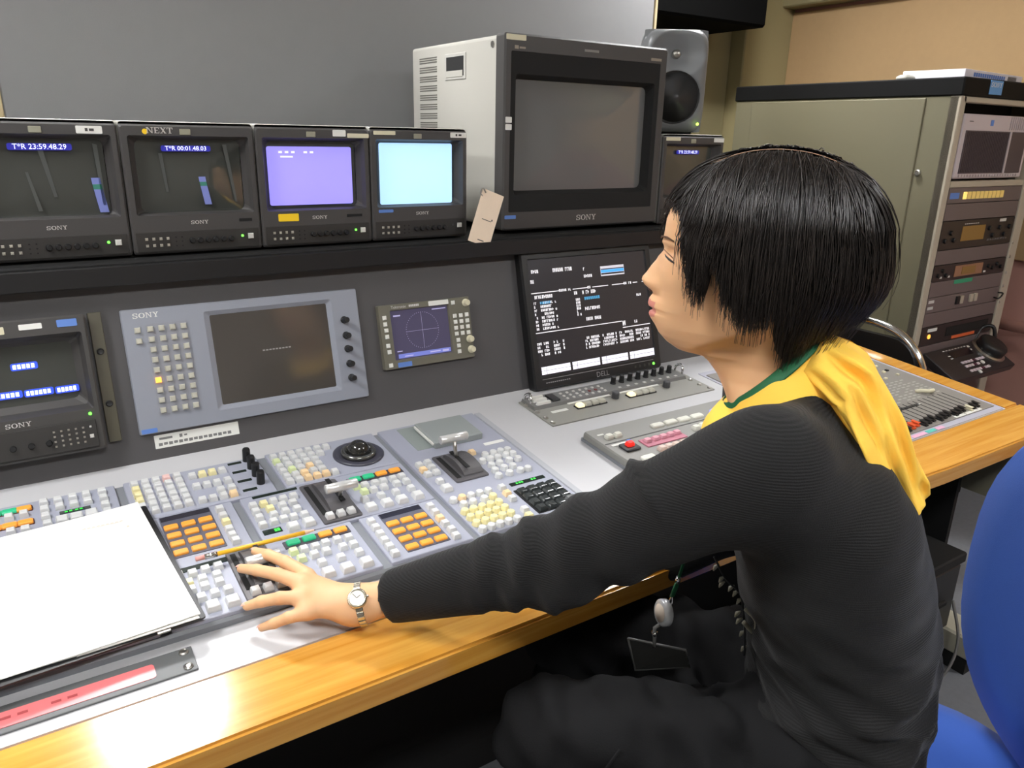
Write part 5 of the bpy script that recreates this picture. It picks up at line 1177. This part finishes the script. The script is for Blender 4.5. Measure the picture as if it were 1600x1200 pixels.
# loose strands at the cheek, nape and crown
for q in range(160):
    a = rng.choice([rng.uniform(24, 48), rng.uniform(62, 110), rng.uniform(120, 180)]); n = 12; L = []
    root = (.06*math.cos(math.radians(a)), .02); lf = rng.uniform(.001, .007); wob = rng.normal()*5
    for k in range(n):
        s = .15+.85*k/(n-1); p = hpt(a+wob*s*s+2*math.sin(4*s+q), s, 1, root, lf*s)
        if s > .85: p[2] -= (s-.85)*.14
        L.append(p)
    strand(np.array(L), .0004, .00015)
st = child('hair_strands', smooth(mesh_from('strands', W(np.array(SV)), SF)), HAIR, 'loose black hair strands'); st['kind'] = 'stuff'

# ================================================================== wristwatch, lanyard, cord
wa = np.array(desk(.306, -.572, .036)); wb = np.array(desk(.372, -.600, .052)); ax = (wb-wa)/np.linalg.norm(wb-wa); wc = wa+ax*.006
camd = np.array([0, 0, 1.36])-wc; nrm = EN*.8+np.array([-.25, -.55, 0]); nrm -= ax*(nrm@ax); nrm /= np.linalg.norm(nrm); sdv = np.cross(ax, nrm)
t = thing('wristwatch', 'small silver wristwatch on the left wrist', 'wristwatch', tuple(wc))
t.matrix_world = Matrix(((sdv[0], ax[0], nrm[0], wc[0]), (sdv[1], ax[1], nrm[1], wc[1]), (sdv[2], ax[2], nrm[2], wc[2]), (0, 0, 0, 1)))
WS = M('watch_silver', (205, 198, 180), .25, metal=.9); rw = .0272
lnk = boxmesh(.0062, .0095, .0022, .0008)
for k in range(23):
    a = 2*PI*k/26+PI/2+2*PI/13; mkobj('bracelet_link', lnk, WS, t, (rw*math.cos(a), 0, rw*math.sin(a)), (0, PI/2-a, 0))
cs = mkobj('watch_case', smooth(lathe([(.009, -.004), (.0124, -.002), (.0128, .004), (.0114, .0062), (.0104, .0064), (.0098, .0056)], 32)), WS, t, (0, 0, rw-.001))
mkobj('dial', lathe([(.0095, .005), (.0095, .0057)], 28), M('silver_white_dial', (236, 232, 220), .3), cs)
for a, L in ((.5, .0055), (2.2, .0078)): mkobj('watch_hand', boxmesh(.0007, L, .0003), BLACK, cs, (-math.sin(a)*L/2, math.cos(a)*L/2, .0060), (0, 0, a))
mkobj('crown', cylm(.0016, .003, 10), WS, cs, (0, .0118, .003), (-PI/2, 0, 0))

GRN = M('green_ribbon', (22, 96, 58), .6); L2 = .02
def bp(f, l, u): return tuple(W(np.array([f, l, u])))
t = thing('lanyard', 'green lanyard around the neck with badge reel and card holder', 'lanyard', bp(.06, .02, -.55))
def lch(name, me, mat): 
    o = mkobj(name, me, mat, None); o.parent = t; o.matrix_parent_inverse = Matrix.Translation(-Vector(t.location)); return o
ringp = []
for k in range(61):
    a = 2*PI*k/60; ca_ = math.cos(a); ringp.append(bp(-.020+.050*ca_, .0585*math.sin(a), -.143-.054*ca_))
lch('neck_ribbon', tube(ringp, (.0085, .0016), 10, False), GRN)
for s in (1, -1): lch('strap', tube([bp(.030, .02+s*.03, -.205), bp(.046, .02+s*.014, -.30), bp(.054, .02+s*.004, -.40), bp(.0615, .02, -.443)], (.0032, .0011), 8), GRN)
lch('strap_clasp', tube([bp(.061, L2, -.438), bp(.062, L2, -.447)], .0035, 10), CHROME); lch('strap_end', tube([bp(.062, L2, -.447), bp(.067, L2, -.469)], (.005, .002), 8), GRN)
lch('split_ring', tube(bez([bp(.067, L2, -.468), bp(.070, L2, -.476), bp(.072, L2, -.488), bp(.066, L2, -.480), bp(.067, L2, -.468)], 20), .0012, 6), CHROME)
rc = np.array(bp(.076, L2, -.497)); dn = LF*.55+FW*.75+np.array([0, 0, .1]); dn /= np.linalg.norm(dn)
rl = lch('badge_reel', tube([tuple(rc-dn*.006), tuple(rc-dn*.004), tuple(rc+dn*.004), tuple(rc+dn*.006)], [.016, .0185, .0185, .016], 24), M('clear_silver_plastic', (196, 198, 200), .15, metal=.3))
lch('reel_disc', tube([tuple(rc+dn*.006), tuple(rc+dn*.0068)], .0125, 24), M('cream_disc', (210, 196, 180), .5))
lch('reel_cord', tube([bp(.076, L2, -.513), bp(.086, L2, -.524), bp(.084, .023, -.552)], .003, 8), M('clear_strap', (120, 120, 118), .2)); lch('snap', tube([bp(.086, L2, -.530), bp(.0855, L2, -.536)], .0045, 12), CHROME)
cv = [np.array(bp(*q)) for q in ((.120, .030, -.543), (.042, .015, -.553), (.034, .006, -.585), (.108, .020, -.600))]; nn_ = np.cross(cv[1]-cv[0], cv[3]-cv[0]); nn_ /= np.linalg.norm(nn_)
lch('card_holder', fixn(mesh_from('card', [p+nn_*.001 for p in cv]+[p-nn_*.001 for p in cv], [(0, 1, 2, 3), (7, 6, 5, 4), (0, 4, 5, 1), (1, 5, 6, 2), (2, 6, 7, 3), (3, 7, 4, 0)])), M('dark_clear_sleeve', (44, 44, 42), .15, spec=.8))
lch('holder_rim', tube([tuple(p) for p in cv]+[tuple(cv[0])], .0018, 8), M('clear_rim', (70, 70, 68), .3))
t = thing('patterned_cord', 'black and white patterned neck cord hanging beside the lanyard', 'cord', bp(-.02, .05, -.51))
cp = bez([bp(.018, .06, -.375), bp(.002, .06, -.402), bp(-.018, .06, -.420), bp(-.024, .06, -.441), bp(-.030, .06, -.474), bp(-.033, .06, -.508)], 40)
lch('cord', tube(cp, .0014, 6), BLACK)
for k in (3, 7, 9, 12, 15, 19, 25, 27, 33, 37):
    p = np.array(cp[k]); r = rng.normal(size=3)*.002; lch('white_fleck', tube([tuple(p+r), tuple(p+r+FW*.004+np.array([0, 0, -.004])), tuple(p+r+FW*.006+np.array([0, 0, -.010]))], [.001, .0028, .0008], 8), M('ivory_fleck', (140, 137, 122), .6))
lch('bow_leaf', tube(bez([bp(-.026, .066, -.436), bp(-.040, .070, -.446), bp(-.040, .068, -.466), bp(-.026, .066, -.455)], 16), [(.002, .004)]*17, 8), M('ivory_fleck', (140, 137, 122), .6))
